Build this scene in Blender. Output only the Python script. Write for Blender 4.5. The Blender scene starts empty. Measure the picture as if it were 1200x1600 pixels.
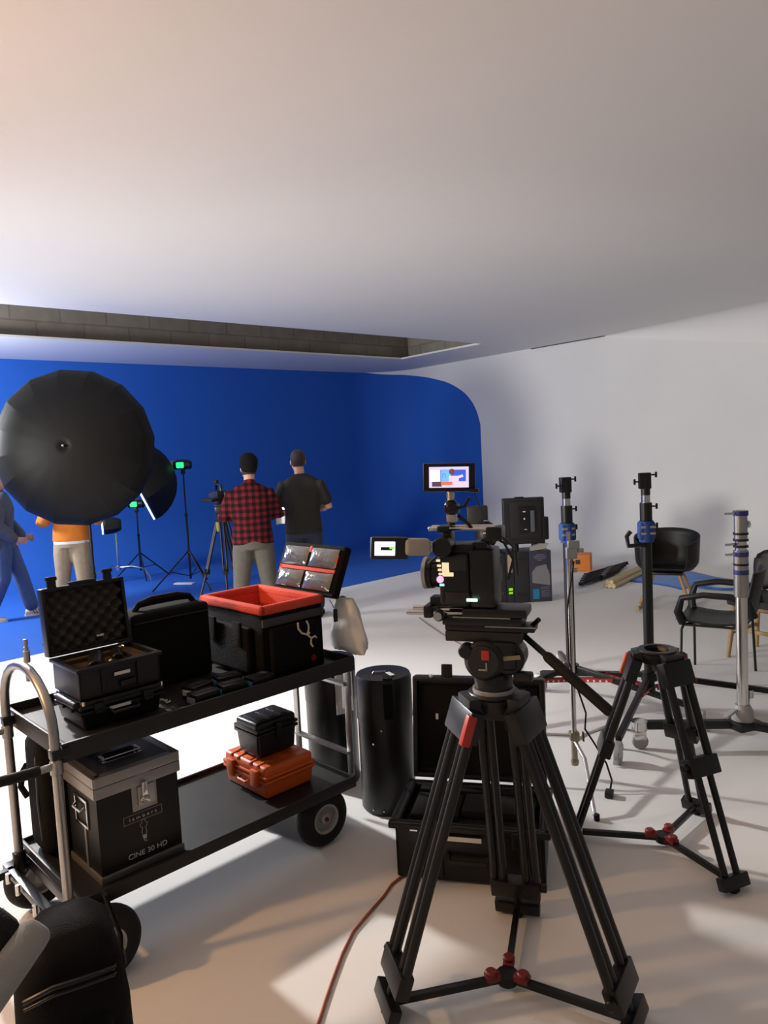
import bpy, bmesh, math, random
from mathutils import Vector as V, Matrix
random.seed(11)
sc = bpy.context.scene
C = sc.collection
PI = math.pi
R = math.radians

# ---------------------------------------------------------------- camera
FPX = 1150.0
EYE = V((0, 0, 1.75))
pit, rol = math.atan(93 / 1150), 0.05
fw = V((0, math.cos(pit), -math.sin(pit)))
u0 = V((0, math.sin(pit), math.cos(pit)))
r0 = V((1, 0, 0))
up = u0 * math.cos(rol) + r0 * math.sin(rol)
rt = r0 * math.cos(rol) - u0 * math.sin(rol)
cd = bpy.data.cameras.new('camera')
cam = bpy.data.objects.new('camera', cd)
C.objects.link(cam)
m = Matrix((rt, up, -fw)).transposed().to_4x4()
m.translation = EYE
cam.matrix_world = m
cd.sensor_fit = 'VERTICAL'
cd.sensor_height = 36
cd.lens = 36 * FPX / 1600
cd.clip_start = 0.05
sc.camera = cam

# ---------------------------------------------------------------- light
sc.view_settings.view_transform = 'Standard'
sc.view_settings.look = 'None'
sc.view_settings.gamma = 1
sc.view_settings.use_curve_mapping = False
sc.view_settings.exposure = 0.08
w = bpy.data.worlds.new('world')
sc.world = w
w.use_nodes = True
w.node_tree.nodes['Background'].inputs[0].default_value = (1.0, 0.97, 0.94, 1)
w.node_tree.nodes['Background'].inputs[1].default_value = 0.2


def lamp(name, typ, loc, target, power, col, size=0.5, size_y=None, spread=None):
    d = bpy.data.lights.new(name, typ)
    d.energy = power
    d.color = col
    if typ == 'AREA':
        d.shape = 'RECTANGLE' if size_y else 'DISK'
        d.size = size
        if size_y:
            d.size_y = size_y
        if spread:
            d.spread = R(spread)
    elif typ == 'SPOT':
        d.spot_size = R(spread)
        d.spot_blend = 0.6
        d.shadow_soft_size = size
    else:
        d.shadow_soft_size = size
    o = bpy.data.objects.new(name, d)
    C.objects.link(o)
    o.location = loc
    o.rotation_euler = (V(target) - V(loc)).to_track_quat('-Z', 'Y').to_euler()
    return o


lamp('warm_work_lamp', 'POINT', (-2.9, 1.75, 1.9), (0, 0, 0), 120, (1.0, 0.53, 0.21), 0.07)
lamp('studio_key_light', 'AREA', (-3.95, 6.05, 2.85), (-0.1, 2.9, 0.0), 72, (1.0, 0.97, 0.93), 0.26, None, 85)
lamp('set_light', 'POINT', (-6.0, 7.6, 2.6), (0, 0, 0), 600, (0.95, 0.97, 1.0), 0.35)
lamp('added_wall_fill', 'SPOT', (-7.3, 1.6, 2.1), (0.8, 8.2, 1.15), 2300, (1.0, 0.97, 0.88), 0.5, None, 50)  # added unseen fill that lifts the right wall, ceiling and far floor


# ---------------------------------------------------------------- helpers
def ray(x, y):
    return fw + rt * ((x - 600) / FPX) - up * ((y - 800) / FPX)


def G(x, y, z=0.0):                       # where a pixel's line of sight meets height z
    d = ray(x, y)
    return EYE + d * ((z - EYE.z) / d.z)


def P(x, y, Y):                           # ... or meets distance Y
    d = ray(x, y)
    return EYE + d * (Y / d.y)


def frame(dirv):
    d = V(dirv).normalized()
    a = V((0, 0, 1)) if abs(d.z) < 0.95 else V((1, 0, 0))
    x = a.cross(d).normalized()
    return x, d.cross(x).normalized(), d


def ellr(c, x, y, rx, ry, n):
    return [c + x * (rx * math.cos(2 * PI * i / n)) + y * (ry * math.sin(2 * PI * i / n)) for i in range(n)]


class MB:
    def __init__(s):
        s.b = bmesh.new()

    def take(s, t):
        me = bpy.data.meshes.new('t')
        t.to_mesh(me)
        t.free()
        s.b.from_mesh(me)
        bpy.data.meshes.remove(me)
        return s

    def box(s, c, size, rot=None, bev=0.0, seg=2, taper=None):
        t = bmesh.new()
        bmesh.ops.create_cube(t, size=1)
        for v in t.verts:
            k = 1.0
            if taper and v.co.z < 0:
                k = taper
            v.co = V((v.co.x * size[0] * k, v.co.y * size[1] * k, v.co.z * size[2]))
        if bev:
            bmesh.ops.bevel(t, geom=t.edges[:], offset=bev, segments=seg, profile=0.6, affect='EDGES')
        mm = Matrix.Translation(V(c))
        if rot is not None:
            mm = mm @ (Matrix.Rotation(rot, 4, 'Z') if isinstance(rot, (int, float)) else rot.to_4x4())
        bmesh.ops.transform(t, matrix=mm, verts=t.verts[:])
        return s.take(t)

    def beam(s, p0, p1, wx, wy, bev=0.0, upv=None):      # square bar from p0 to p1
        p0, p1 = V(p0), V(p1)
        d = (p1 - p0).normalized()
        a = V(upv) if upv else (V((0, 0, 1)) if abs(d.z) < 0.9 else V((0, 1, 0)))
        x = a.cross(d).normalized()
        y = d.cross(x)
        return s.box((p0 + p1) / 2, (wx, wy, (p1 - p0).length), Matrix((x, y, d)).transposed(), bev)

    def rings(s, rr, cap=True, closed=False):
        vs = [[s.b.verts.new(p) for p in r] for r in rr]
        n = len(vs[0])
        k = len(vs)
        for i in range(k if closed else k - 1):
            a, b = vs[i], vs[(i + 1) % k]
            for j in range(n):
                s.b.faces.new((a[j], a[(j + 1) % n], b[(j + 1) % n], b[j]))
        if cap and not closed:
            s.b.faces.new(vs[0][::-1])
            s.b.faces.new(vs[-1])
        return s

    def cyl(s, p0, p1, r, r1=None, n=16, bev=0.0):
        p0, p1 = V(p0), V(p1)
        x, y, d = frame(p1 - p0)
        r1 = r if r1 is None else r1
        if bev:
            e = d * bev
            return s.rings([ellr(p0, x, y, r - bev, r - bev, n), ellr(p0 + e, x, y, r, r, n), ellr(p1 - e, x, y, r1, r1, n),
                            ellr(p1, x, y, r1 - bev, r1 - bev, n)])
        return s.rings([ellr(p0, x, y, r, r, n), ellr(p1, x, y, r1, r1, n)])

    def lathe(s, prof, o=(0, 0, 0), axis=(0, 0, 1), n=24, closed=False, sc=(1, 1)):
        x, y, d = frame(axis)
        o = V(o)
        return s.rings([ellr(o + d * z, x, y, max(r, 1e-4) * sc[0], max(r, 1e-4) * sc[1], n) for r, z in prof], closed=closed)

    def tube(s, pts, r, n=10, closed=False, sq=1.0):
        pts = [V(p) for p in pts]
        rr = []
        px = None
        k = len(pts)
        for i, p in enumerate(pts):
            if closed:
                d = pts[(i + 1) % k] - pts[i - 1]
            else:
                d = pts[min(i + 1, k - 1)] - pts[max(i - 1, 0)]
            d.normalize()
            if px is None:
                px = frame(d)[0]
            x = (px - d * px.dot(d)).normalized()
            px = x
            y = d.cross(x)
            q = r[i] if isinstance(r, (list, tuple)) else r
            rr.append(ellr(p, x, y, q, q * sq, n))
        return s.rings(rr, closed=closed)

    def ball(s, c, rad, rot=None, u=16, v=10):
        t = bmesh.new()
        bmesh.ops.create_uvsphere(t, u_segments=u, v_segments=v, radius=1)
        rad = (rad,) * 3 if isinstance(rad, (int, float)) else rad
        mm = Matrix.Translation(V(c))
        if rot is not None:
            mm = mm @ rot.to_4x4()
        mm = mm @ Matrix.Diagonal((rad[0], rad[1], rad[2], 1))
        bmesh.ops.transform(t, matrix=mm, verts=t.verts[:])
        return s.take(t)

    def prism(s, poly, o, ex, ey, ez):               # polygon in (ex, ey), extruded by vector ez
        o, ex, ey, ez = V(o), V(ex), V(ey), V(ez)
        a = [s.b.verts.new(o + ex * p[0] + ey * p[1]) for p in poly]
        b = [s.b.verts.new(o + ex * p[0] + ey * p[1] + ez) for p in poly]
        n = len(a)
        s.b.faces.new(a[::-1])
        s.b.faces.new(b)
        for i in range(n):
            s.b.faces.new((a[i], a[(i + 1) % n], b[(i + 1) % n], b[i]))
        return s

    def xf(s, mm):
        bmesh.ops.transform(s.b, matrix=mm, verts=s.b.verts[:])
        return s

    def build(s, name, mat, parent=None, world=False, loc=None, rz=0.0, ang=38):
        if world and parent is not None:
            top = parent
            while top.parent:
                top = top.parent
            s.xf((Matrix.Translation(top.location) @ Matrix.Rotation(top.rotation_euler.z, 4, 'Z')).inverted())
        if loc is not None and world:
            s.xf((Matrix.Translation(V(loc)) @ Matrix.Rotation(rz, 4, 'Z')).inverted())
        bmesh.ops.recalc_face_normals(s.b, faces=s.b.faces[:])
        me = bpy.data.meshes.new(name)
        s.b.to_mesh(me)
        s.b.free()
        for p in me.polygons:
            p.use_smooth = True
        me.set_sharp_from_angle(angle=R(ang))
        me.materials.append(mat)
        o = bpy.data.objects.new(name, me)
        C.objects.link(o)
        if parent is not None:
            o.parent = parent
        elif loc is not None:
            o.location = V(loc)
            o.rotation_euler.z = rz
        return o


def tag(o, label, cat, group=None, kind=None):
    o['label'] = label
    o['category'] = cat
    if group:
        o['group'] = group
    if kind:
        o['kind'] = kind
    return o


def thing(name, label, cat, loc=(0, 0, 0), rz=0.0, group=None):
    o = bpy.data.objects.new(name, None)
    C.objects.link(o)
    o.empty_display_size = 0.1
    o.location = V(loc)
    o.rotation_euler.z = rz
    return tag(o, label, cat, group)


def copy_tree(o, parent=None):
    c = o.copy()
    C.objects.link(c)
    if parent:
        c.parent = parent
    for ch in list(o.children):
        copy_tree(ch, c)
    return c


# ---------------------------------------------------------------- materials
def mat(name, col, rough=0.5, metal=0.0, noise=0.12, scale=25.0, bump=0.0, coat=0.0, spec=0.5):
    mt = bpy.data.materials.new(name)
    mt.use_nodes = True
    nt = mt.node_tree
    b = nt.nodes['Principled BSDF']
    b.inputs['Roughness'].default_value = rough
    b.inputs['Metallic'].default_value = metal
    b.inputs['Coat Weight'].default_value = coat
    b.inputs['Specular IOR Level'].default_value = spec
    tc = nt.nodes.new('ShaderNodeTexCoord')
    nz = nt.nodes.new('ShaderNodeTexNoise')
    nz.inputs['Scale'].default_value = scale
    nz.inputs['Detail'].default_value = 4
    nt.links.new(tc.outputs['Object'], nz.inputs['Vector'])
    mx = nt.nodes.new('ShaderNodeMix')
    mx.data_type = 'RGBA'
    mx.inputs['A'].default_value = tuple(max(0, c * (1 - noise)) for c in col) + (1,)
    mx.inputs['B'].default_value = tuple(min(1, c * (1 + noise)) for c in col) + (1,)
    nt.links.new(nz.outputs['Fac'], mx.inputs['Factor'])
    nt.links.new(mx.outputs['Result'], b.inputs['Base Color'])
    if bump:
        bp = nt.nodes.new('ShaderNodeBump')
        bp.inputs['Strength'].default_value = bump
        bp.inputs['Distance'].default_value = 0.01
        nt.links.new(nz.outputs['Fac'], bp.inputs['Height'])
        nt.links.new(bp.outputs['Normal'], b.inputs['Normal'])
    return mt


def glow(name, col, strength):
    mt = bpy.data.materials.new(name)
    mt.use_nodes = True
    b = mt.node_tree.nodes['Principled BSDF']
    b.inputs['Base Color'].default_value = (0.02, 0.02, 0.02, 1)
    b.inputs['Emission Color'].default_value = tuple(col) + (1,)
    b.inputs['Emission Strength'].default_value = strength
    return mt


def nmath(nt, op, a, b=None, clamp=False):
    n = nt.nodes.new('ShaderNodeMath')
    n.operation = op
    n.use_clamp = clamp
    for i, q in enumerate((a, b)):
        if q is None:
            continue
        if isinstance(q, (int, float)):
            n.inputs[i].default_value = q
        else:
            nt.links.new(q, n.inputs[i])
    return n.outputs[0]


BLACK = mat('black_plastic', (0.0055, 0.0055, 0.006), 0.36, bump=0.05, scale=120, spec=.38)
MATTE = mat('black_matte', (0.005, 0.005, 0.0055), 0.6, spec=.3)
BMETAL = mat('black_metal', (0.0055, 0.0055, 0.006), 0.34, 0.0, spec=.38)
RUBBER = mat('black_rubber', (0.007, 0.007, 0.007), 0.7, spec=.3, bump=0.2, scale=60)
FABRIC = mat('black_fabric', (0.0055, 0.0055, 0.0055), 0.9, bump=0.5, scale=220, spec=0.15)
FOAM = mat('dark_grey_foam', (0.05, 0.044, 0.04), 0.95, bump=0.4, scale=160, spec=0.2)
CHROME = mat('chrome', (0.62, 0.61, 0.6), 0.16, 1.0, 0.03)
ALU = mat('brushed_aluminium', (0.36, 0.355, 0.345), 0.36, 1.0, 0.08, 60)
STEEL = mat('galvanised_steel', (0.4, 0.4, 0.39), 0.42, 1.0, 0.12, 30)
GREY = mat('grey_plastic', (0.30, 0.30, 0.30), 0.5)
DGREY = mat('charcoal_plastic', (0.014, 0.014, 0.015), 0.45, spec=.4)
RED = mat('red_plastic', (0.42, 0.022, 0.012), 0.4)
DRED = mat('dark_red_plastic', (0.16, 0.008, 0.008), 0.4)
BRACE = mat('red_painted_metal', (0.30, 0.012, 0.012), 0.4)
REDFAB = mat('red_fabric', (0.62, 0.055, 0.024), 0.85, bump=0.3, scale=150)
ORANGE = mat('orange_plastic', (0.62, 0.10, 0.010), 0.45, bump=0.05, scale=80)
ORANGE2 = mat('orange_carton', (0.66, 0.19, 0.02), 0.6)
BLUESTRAP = mat('blue_webbing', (0.008, 0.05, 0.22), 0.7, bump=0.4, scale=150)
NAVY = mat('navy_tape', (0.02, 0.03, 0.18), 0.5)
BLUEMAT = mat('blue_sheet_plastic', (0.02, 0.14, 0.52), 0.4)
WOOD = mat('pale_wood', (0.33, 0.20, 0.085), 0.5, noise=0.25, scale=14)
PAPER = mat('white_paper', (0.72, 0.71, 0.69), 0.8, noise=0.04)
CREAM = mat('cream_sleeve', (0.55, 0.45, 0.26), 0.75)
SKIN = mat('skin', (0.52, 0.29, 0.20), 0.5, noise=0.06)
HAIR = mat('dark_hair', (0.022, 0.014, 0.010), 0.7, bump=0.6, scale=90)
LABEL = mat('white_label', (0.68, 0.66, 0.62), 0.6, noise=0.05)
INK = mat('black_ink', (0.02, 0.02, 0.02), 0.6)
BROWN = mat('brown_leather', (0.10, 0.045, 0.02), 0.6)
GREEN = glow('green_display', (0.02, 0.9, 0.22), 1.6)
GLED = glow('green_led', (0.15, 1.0, 0.08), 1.8)
WHITEGLOW = glow('white_screen', (0.95, 0.98, 1.0), 2.2)
SOFTGLOW = glow('lit_diffuser', (1.0, 1.0, 1.0), 2.6)
PINKLED = glow('pink_button_light', (1.0, 0.25, 0.4), 2.2)
AMBER = glow('amber_button_light', (0.95, 0.72, 0.42), 1.0)


def tree_mat(name, rough):
    mt = bpy.data.materials.new(name)
    mt.use_nodes = True
    nt = mt.node_tree
    b = nt.nodes['Principled BSDF']
    b.inputs['Roughness'].default_value = rough
    tc = nt.nodes.new('ShaderNodeTexCoord')
    return mt, nt, b, tc


def lerp(nt, f, a, b):
    mx = nt.nodes.new('ShaderNodeMix')
    mx.data_type = 'RGBA'
    for k, q in (('A', a), ('B', b)):
        if isinstance(q, tuple):
            mx.inputs[k].default_value = q + (1,)
        else:
            nt.links.new(q, mx.inputs[k])
    if isinstance(f, (int, float)):
        mx.inputs['Factor'].default_value = f
    else:
        nt.links.new(f, mx.inputs['Factor'])
    return mx.outputs['Result']


def noise(nt, tc, scale, detail=3, out='Object'):
    n = nt.nodes.new('ShaderNodeTexNoise')
    n.inputs['Scale'].default_value = scale
    n.inputs['Detail'].default_value = detail
    nt.links.new(tc.outputs[out], n.inputs['Vector'])
    return n.outputs['Fac']


# studio paint: white, with the blue painted bay whose edge runs over floor and right wall
CYC, nt, b, tc = tree_mat('cyclorama_paint', 0.8)
sp = nt.nodes.new('ShaderNodeSeparateXYZ')
nt.links.new(tc.outputs['Object'], sp.inputs[0])
U_, V_, Z_ = sp.outputs
e1 = nmath(nt, 'ADD', nmath(nt, 'MULTIPLY', U_, 0.0757), 7.306)
e2 = nmath(nt, 'ADD', nmath(nt, 'MULTIPLY', nmath(nt, 'SUBTRACT', U_, 8.7), 0.884), 7.95)
in1 = nmath(nt, 'GREATER_THAN', V_, nmath(nt, 'MAXIMUM', e1, e2))
fc = nt.nodes.new('ShaderNodeFloatCurve')
cv = fc.mapping.curves[0]
pts = [(9.60, 1.9), (9.64, 2.23), (9.86, 2.68), (10.28, 2.99), (10.81, 3.18), (11.57, 3.34), (12.3, 3.47)]
nrm = [((a - 9.0) / 3.5, (z - 1.0) / 2.6) for a, z in pts]
cv.points[0].location = (0.165, 0.0)
cv.points[1].location = (1.0, 1.0)
for q in nrm:
    cv.points.new(*q)
fc.mapping.update()
nt.links.new(nmath(nt, 'DIVIDE', nmath(nt, 'SUBTRACT', V_, 9.0), 3.5, True), fc.inputs['Value'])
zt = nmath(nt, 'ADD', nmath(nt, 'MULTIPLY', fc.outputs[0], 2.6), 1.0)
in2 = nmath(nt, 'LESS_THAN', Z_, zt)
in3 = nmath(nt, 'MAXIMUM', in2, nmath(nt, 'LESS_THAN', Z_, 0.3))
blue = nmath(nt, 'MULTIPLY', in1, in3)
n1 = noise(nt, tc, 1.3, 5)
n2 = noise(nt, tc, 9.0, 5)
white = lerp(nt, n1, (0.70, 0.69, 0.675), (0.76, 0.755, 0.745))
bl = lerp(nt, n2, (0.008, 0.095, 0.45), (0.010, 0.108, 0.51))
nt.links.new(lerp(nt, blue, white, bl), b.inputs['Base Color'])

CEIL, nt, b, tc = tree_mat('ceiling_paint', 0.9)
nt.links.new(lerp(nt, noise(nt, tc, 0.8, 4), (0.76, 0.745, 0.72), (0.80, 0.785, 0.765)), b.inputs['Base Color'])
b.inputs['Specular IOR Level'].default_value = 0.2

BLOCK, nt, b, tc = tree_mat('concrete_blocks', 0.95)
sp = nt.nodes.new('ShaderNodeSeparateXYZ')
nt.links.new(tc.outputs['Object'], sp.inputs[0])
cb = nt.nodes.new('ShaderNodeCombineXYZ')
nt.links.new(nmath(nt, 'ADD', sp.outputs[0], sp.outputs[1]), cb.inputs[0])
nt.links.new(nmath(nt, 'SUBTRACT', sp.outputs[2], 3.46), cb.inputs[1])
bk = nt.nodes.new('ShaderNodeTexBrick')
nt.links.new(cb.outputs[0], bk.inputs['Vector'])
bk.inputs['Scale'].default_value = 1
bk.inputs['Brick Width'].default_value = 0.62
bk.inputs['Row Height'].default_value = 0.235
bk.inputs['Mortar Size'].default_value = 0.012
bk.inputs['Color1'].default_value = (0.19, 0.17, 0.14, 1)
bk.inputs['Color2'].default_value = (0.28, 0.25, 0.21, 1)
bk.inputs['Mortar'].default_value = (0.12, 0.11, 0.09, 1)
col = lerp(nt, noise(nt, tc, 5, 8), (0.10, 0.08, 0.06), (0.34, 0.31, 0.27))
mxx = nt.nodes.new('ShaderNodeMix')
mxx.data_type = 'RGBA'
mxx.blend_type = 'MULTIPLY'
mxx.inputs['Factor'].default_value = 0.0
nt.links.new(lerp(nt, 0.5, bk.outputs['Color'], col), b.inputs['Base Color'])
bp = nt.nodes.new('ShaderNodeBump')
bp.inputs['Strength'].default_value = 0.6
nt.links.new(bk.outputs['Fac'], bp.inputs['Height'])
bp.invert = True
nt.links.new(bp.outputs['Normal'], b.inputs['Normal'])

# ---------------------------------------------------------------- room (axes u, v turned 40 degrees)
RZ = R(40)
UW, VW, HC = 10.6, 12.3, 3.45
U0, V0 = -6.5, -5.0


def struct(o):
    o['kind'] = 'structure'
    return o


def room(name, mb, mt):
    o = mb.build(name, mt, None, loc=(0, 0, 0), rz=RZ, ang=60)
    return struct(o)


RC = 0.9                                  # the coved corners' radius
NS = 14
cov = [(RC - RC * math.cos(i / NS * PI / 2), RC - RC * math.sin(i / NS * PI / 2)) for i in range(NS + 1)]   # (inset from wall, height) from wall down to floor


def wallgrid(path):                        # path: plan polyline with inward normal; wall from ceiling down round the cove to the floor
    mb = MB()
    rows = []
    for (p, nrm) in path:
        col = [mb.b.verts.new(V((p[0], p[1], HC)))]
        for k in range(6, 0, -1):
            z = RC + (HC - RC) * (k - 1) / 6
            if k > 1:
                col.append(mb.b.verts.new(V((p[0], p[1], z))))
        for (ins, z) in cov:
            col.append(mb.b.verts.new(V((p[0] + nrm[0] * ins, p[1] + nrm[1] * ins, z))))
        rows.append(col)
    for a, c in zip(rows, rows[1:]):
        for i in range(len(a) - 1):
            mb.b.faces.new((a[i], c[i], c[i + 1], a[i + 1]))
    return mb


def corner_pts(t0, t1, n):
    out = []
    for i in range(n + 1):
        t = t0 + (t1 - t0) * i / n
        out.append(((UW - 1.0 + 1.0 * math.cos(t), VW - 1.0 + 1.0 * math.sin(t)), (-math.cos(t), -math.sin(t))))
    return out


pr = [((UW, V0 + (VW - 1.0 - V0) * i / 10), (-1, 0)) for i in range(10)] + corner_pts(0, PI / 4, 8)
pb = corner_pts(PI / 4, PI / 2, 8) + [((UW - 1.0 - (UW - 1.0 - U0) * i / 10, VW), (0, -1)) for i in range(1, 11)]
room('wall_right', wallgrid(pr), CYC)
room('wall_back', wallgrid(pb), CYC)
fl = MB()
edge = [(p[0] + n[0] * RC, p[1] + n[1] * RC) for p, n in pr] + [(p[0] + n[0] * RC, p[1] + n[1] * RC) for p, n in pb[1:]]
fv = [fl.b.verts.new((x, y, 0)) for x, y in edge] + [fl.b.verts.new((U0, V0, 0))]
fl.b.faces.new(fv)
o = fl.build('floor', CYC, None, loc=(0, 0, 0), rz=RZ)
struct(o)
# ceiling with an opening along the back
ce = MB()
H0, H1, HR = 8.3, 10.3, 9.25
T = 0.03
ce.box(((U0 + UW) / 2, (V0 + H0) / 2, HC + T / 2), (UW - U0 + 0.02, H0 - V0, T))
ce.box(((HR + UW) / 2, (H0 + H1) / 2, HC + T / 2), (UW - HR + 0.02, H1 - H0, T))
ce.box(((U0 + UW) / 2, (H1 + VW) / 2, HC + T / 2), (UW - U0 + 0.02, VW - H1 + 0.02, T))
room('ceiling', ce, CEIL)
room('wall_upper_back', MB().box(((U0 + UW) / 2, H1 + 0.20, HC + T + 0.75), (UW - U0, 0.2, 1.5)), BLOCK)
room('wall_upper_right', MB().box((HR + 0.35, (H0 + H1) / 2 + 0.03, HC + T + 0.75), (0.2, H1 - H0 + 0.1, 1.5)), BLOCK)
room('ceiling_upper', MB().box(((U0 + UW) / 2, (V0 + H1) / 2, HC + T + 1.56), (UW - U0, H1 - V0 + 0.6, 0.12)), GREY)
cvm = MB()
rows = []
for k in range(25):
    v = V0 + (7.0 - V0) * k / 24
    r_ = 0.62 * min(1.0, max(0.002, (7.0 - v) / 3.4))
    rows.append([cvm.b.verts.new(V((UW - r_ + r_ * math.cos(PI / 2 * i / 10) - .001, v, HC - r_ + r_ * math.sin(PI / 2 * i / 10) - .001))) for i in range(11)])
for a_, c_ in zip(rows, rows[1:]):
    for i in range(10):
        cvm.b.faces.new((a_[i], a_[i + 1], c_[i + 1], c_[i]))
room('trim_2', cvm, CEIL)                 # plastered cove between ceiling and right wall
room('trim_1', MB().box((UW - 0.012, 7.6, HC - 0.008), (0.02, 1.5, 0.008)), MATTE)          # open joint between ceiling board and wall
# ---------------------------------------------------------------- equipment cart (local x along the cart, y across, z up)
CO, CR = V((-1.06, 2.45, 0)), R(43.8)
CM = Matrix.Translation(CO) @ Matrix.Rotation(CR, 4, 'Z')


def cw(x, y, z=0.0):
    return CM @ V((x, y, z))


cart = thing('equipment_cart', 'black two shelf equipment cart with bent aluminium push handle and pneumatic wheels', 'cart', CO, CR)


def tray(name, x0, x1, y0, y1, z, lip):
    mb = MB()
    mb.box(((x0 + x1) / 2, (y0 + y1) / 2, z - 0.009), (x1 - x0, y1 - y0, 0.018))
    mb.box(((x0 + x1) / 2, y0, z + lip / 2 - 0.016), (x1 - x0 + .02, 0.012, lip + .03), bev=0.003)
    mb.box(((x0 + x1) / 2, y1, z + lip / 2 - 0.016), (x1 - x0 + .02, 0.012, lip + .03), bev=0.003)
    mb.box((x0, (y0 + y1) / 2, z + lip / 2 - 0.016), (0.012, y1 - y0, lip + .03), bev=0.003)
    mb.box((x1, (y0 + y1) / 2, z + lip / 2 - 0.016), (0.012, y1 - y0, lip + .03), bev=0.003)
    return mb.build(name, TRAY, cart)


TRAY = mat('scuffed_black_board', (0.010, 0.0095, 0.009), 0.5, spec=.4, noise=0.5, scale=9)
tray('upper_shelf', -0.07, 1.215, -0.005, 0.60, 0.80, 0.035)
tray('lower_shelf', -0.06, 1.185, -0.005, 0.60, 0.26, 0.022)
# bent handle tube
hx = -0.10
hp = [(hx, 0.0, 0.27), (hx, 0.0, 0.5), (hx, 0.0, 0.80)]
for i in range(0, 13):
    t = PI * i / 12
    hp.append((hx, 0.25 - 0.25 * math.cos(t), 0.87 + 0.19 * math.sin(t)))
hp += [(hx, 0.5, 0.80), (hx, 0.5, 0.5), (hx, 0.5, 0.27)]
hd = MB().tube(hp, 0.0165, 14).build('handle', ALU, cart)
for y in (0.0, 0.5):
    MB().cyl((hx, y, 0.735), (hx, y, 0.785), 0.021, bev=0.003).build('clamp_collar', ALU, hd)
    MB().tube([(hx - .012, y, 0.765), (hx - .06, y, 0.765)], 0.0125, 12).build('grip_stub', ALU, hd)
    MB().tube([(hx - .055, y, 0.765), (hx - .13, y, 0.768), (hx - .18, y, 0.772), (hx - .21, y, 0.752), (hx - .30, y, 0.72)], 0.018, 12).build('grip', RUBBER, hd)
    MB().box((hx + .012, y, 0.805), (0.06, 0.04, 0.035), bev=0.006).build('shelf_bracket', BMETAL, cart)
    MB().cyl((hx, y, 0.20), (hx, y, 0.285), 0.024, bev=0.004).build('socket', BMETAL, cart)
# nose plate end
MB().box((-0.13, 0.25, 0.215), (0.035, 0.62, 0.03), bev=0.004).box((-0.25, 0.25, 0.215), (0.03, 0.5, 0.03), bev=0.004) \
    .box((-0.19, 0.0, 0.215), (0.14, 0.03, 0.03), bev=0.004).box((-0.19, 0.5, 0.215), (0.14, 0.03, 0.03), bev=0.004) \
    .box((-0.07, -0.02, 0.215), (0.03, 0.09, 0.06), bev=0.004).box((-0.055, 0.29, 0.225), (0.03, 0.62, 0.05), bev=0.004).build('end_frame', BMETAL, cart)
pl = MB().box((-0.272, 0.22, 0.195), (0.012, 0.26, 0.055), bev=0.003).box((-0.255, 0.22, 0.235), (0.03, 0.26, 0.012), bev=0.003).build('nose_plate', ALU, cart)
MB().box((-0.255, 0.25, 0.2425), (0.024, 0.06, 0.002)).build('sticker', LABEL, pl)
for y in (0.03, 0.16, 0.34, 0.45):
    MB().cyl((-0.16, y, 0.20), (-0.16, y, 0.238), 0.009, n=8).build('bolt', CHROME, cart)
# handle end uprights at the far end
for y in (0.06, 0.46):
    MB().box((1.232, y, 0.53), (0.014, 0.034, 0.55), bev=0.002).build('end_post', ALU, cart)
MB().beam((1.226, 0.06, 0.685), (1.226, 0.46, 0.685), 0.03, 0.012).build('end_crossbar', ALU, cart)
MB().beam((1.226, 0.06, 0.36), (1.226, 0.46, 0.36), 0.03, 0.012).build('end_crossbar', ALU, cart)
MB().box((1.24, 0.09, 0.62), (0.006, 0.03, 0.12), bev=0.001).build('end_bracket', ALU, cart)


def wheel(x, y, yaw, fork=True):
    rot = Matrix.Rotation(yaw, 4, 'Z')
    prof = []
    for i in range(13):
        t = PI * 1.36 * (i / 12 - 0.5)
        prof.append((0.088 + 0.042 * math.cos(t), 0.042 * math.sin(t)))
    prof = [(0.055, -0.026)] + prof + [(0.055, 0.026)]
    M4 = Matrix.Translation((x, y, 0.131)) @ rot
    wl = MB().lathe(prof, axis=(0, 1, 0), n=40, closed=True).xf(M4).build('wheel', RUBBER, cart)
    rim = MB()
    rim.lathe([(0.062, -0.028), (0.066, -0.036), (0.058, -0.034), (0.05, -0.012), (0.026, -0.012), (0.024, -0.034), (0.010, -0.036), (0.010, 0.036),
               (0.024, 0.034), (0.026, 0.012), (0.05, 0.012), (0.058, 0.034), (0.066, 0.036), (0.062, 0.028)], axis=(0, 1, 0), n=32, closed=True)
    rim.xf(M4).build('rim', GREY, wl)
    MB().cyl((0, -0.045, 0), (0, 0.045, 0), 0.008, n=10).xf(M4).build('axle', DRED, wl)
    fk = MB()
    if fork:
        for s in (1,):
            fk.beam((0, 0.05 * s, 0.0), (0.0, 0.05 * s, 0.105), 0.022, 0.006)
        fk.box((0, 0, 0.108), (0.06, 0.11, 0.008))
        fk.xf(M4).build('fork', BMETAL, cart)


wheel(1.03, 0.045, R(-3), True)
wheel(1.03, 0.545, R(0), True)
wheel(-0.02, -0.07, R(0), True)
wheel(-0.02, 0.56, R(0), True)
# spigot pin on the handle
pn = MB().lathe([(0.0, 0), (0.010, .0), (0.011, 0.004), (0.011, 0.04), (0.0075, 0.043), (0.0075, 0.055), (0.006, 0.056), (0.006, 0.062), (0.0075, 0.063), (0.0075, 0.082), (0.0, 0.084)],
                o=(hx, 0.20, 1.082), n=14).build('spigot_pin', STEEL, cart)
MB().cyl((hx, 0.2, 1.015), (hx, 0.2, 1.04), 0.009, bev=.002).build('pin_nut', STEEL, pn)


# ---------------------------------------------------------------- hard cases
def caselatch(mb, x, y, z, wd, ht, d=0.012):
    mb.box((x, y - d / 2, z), (wd, d, ht), bev=0.003)


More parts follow.
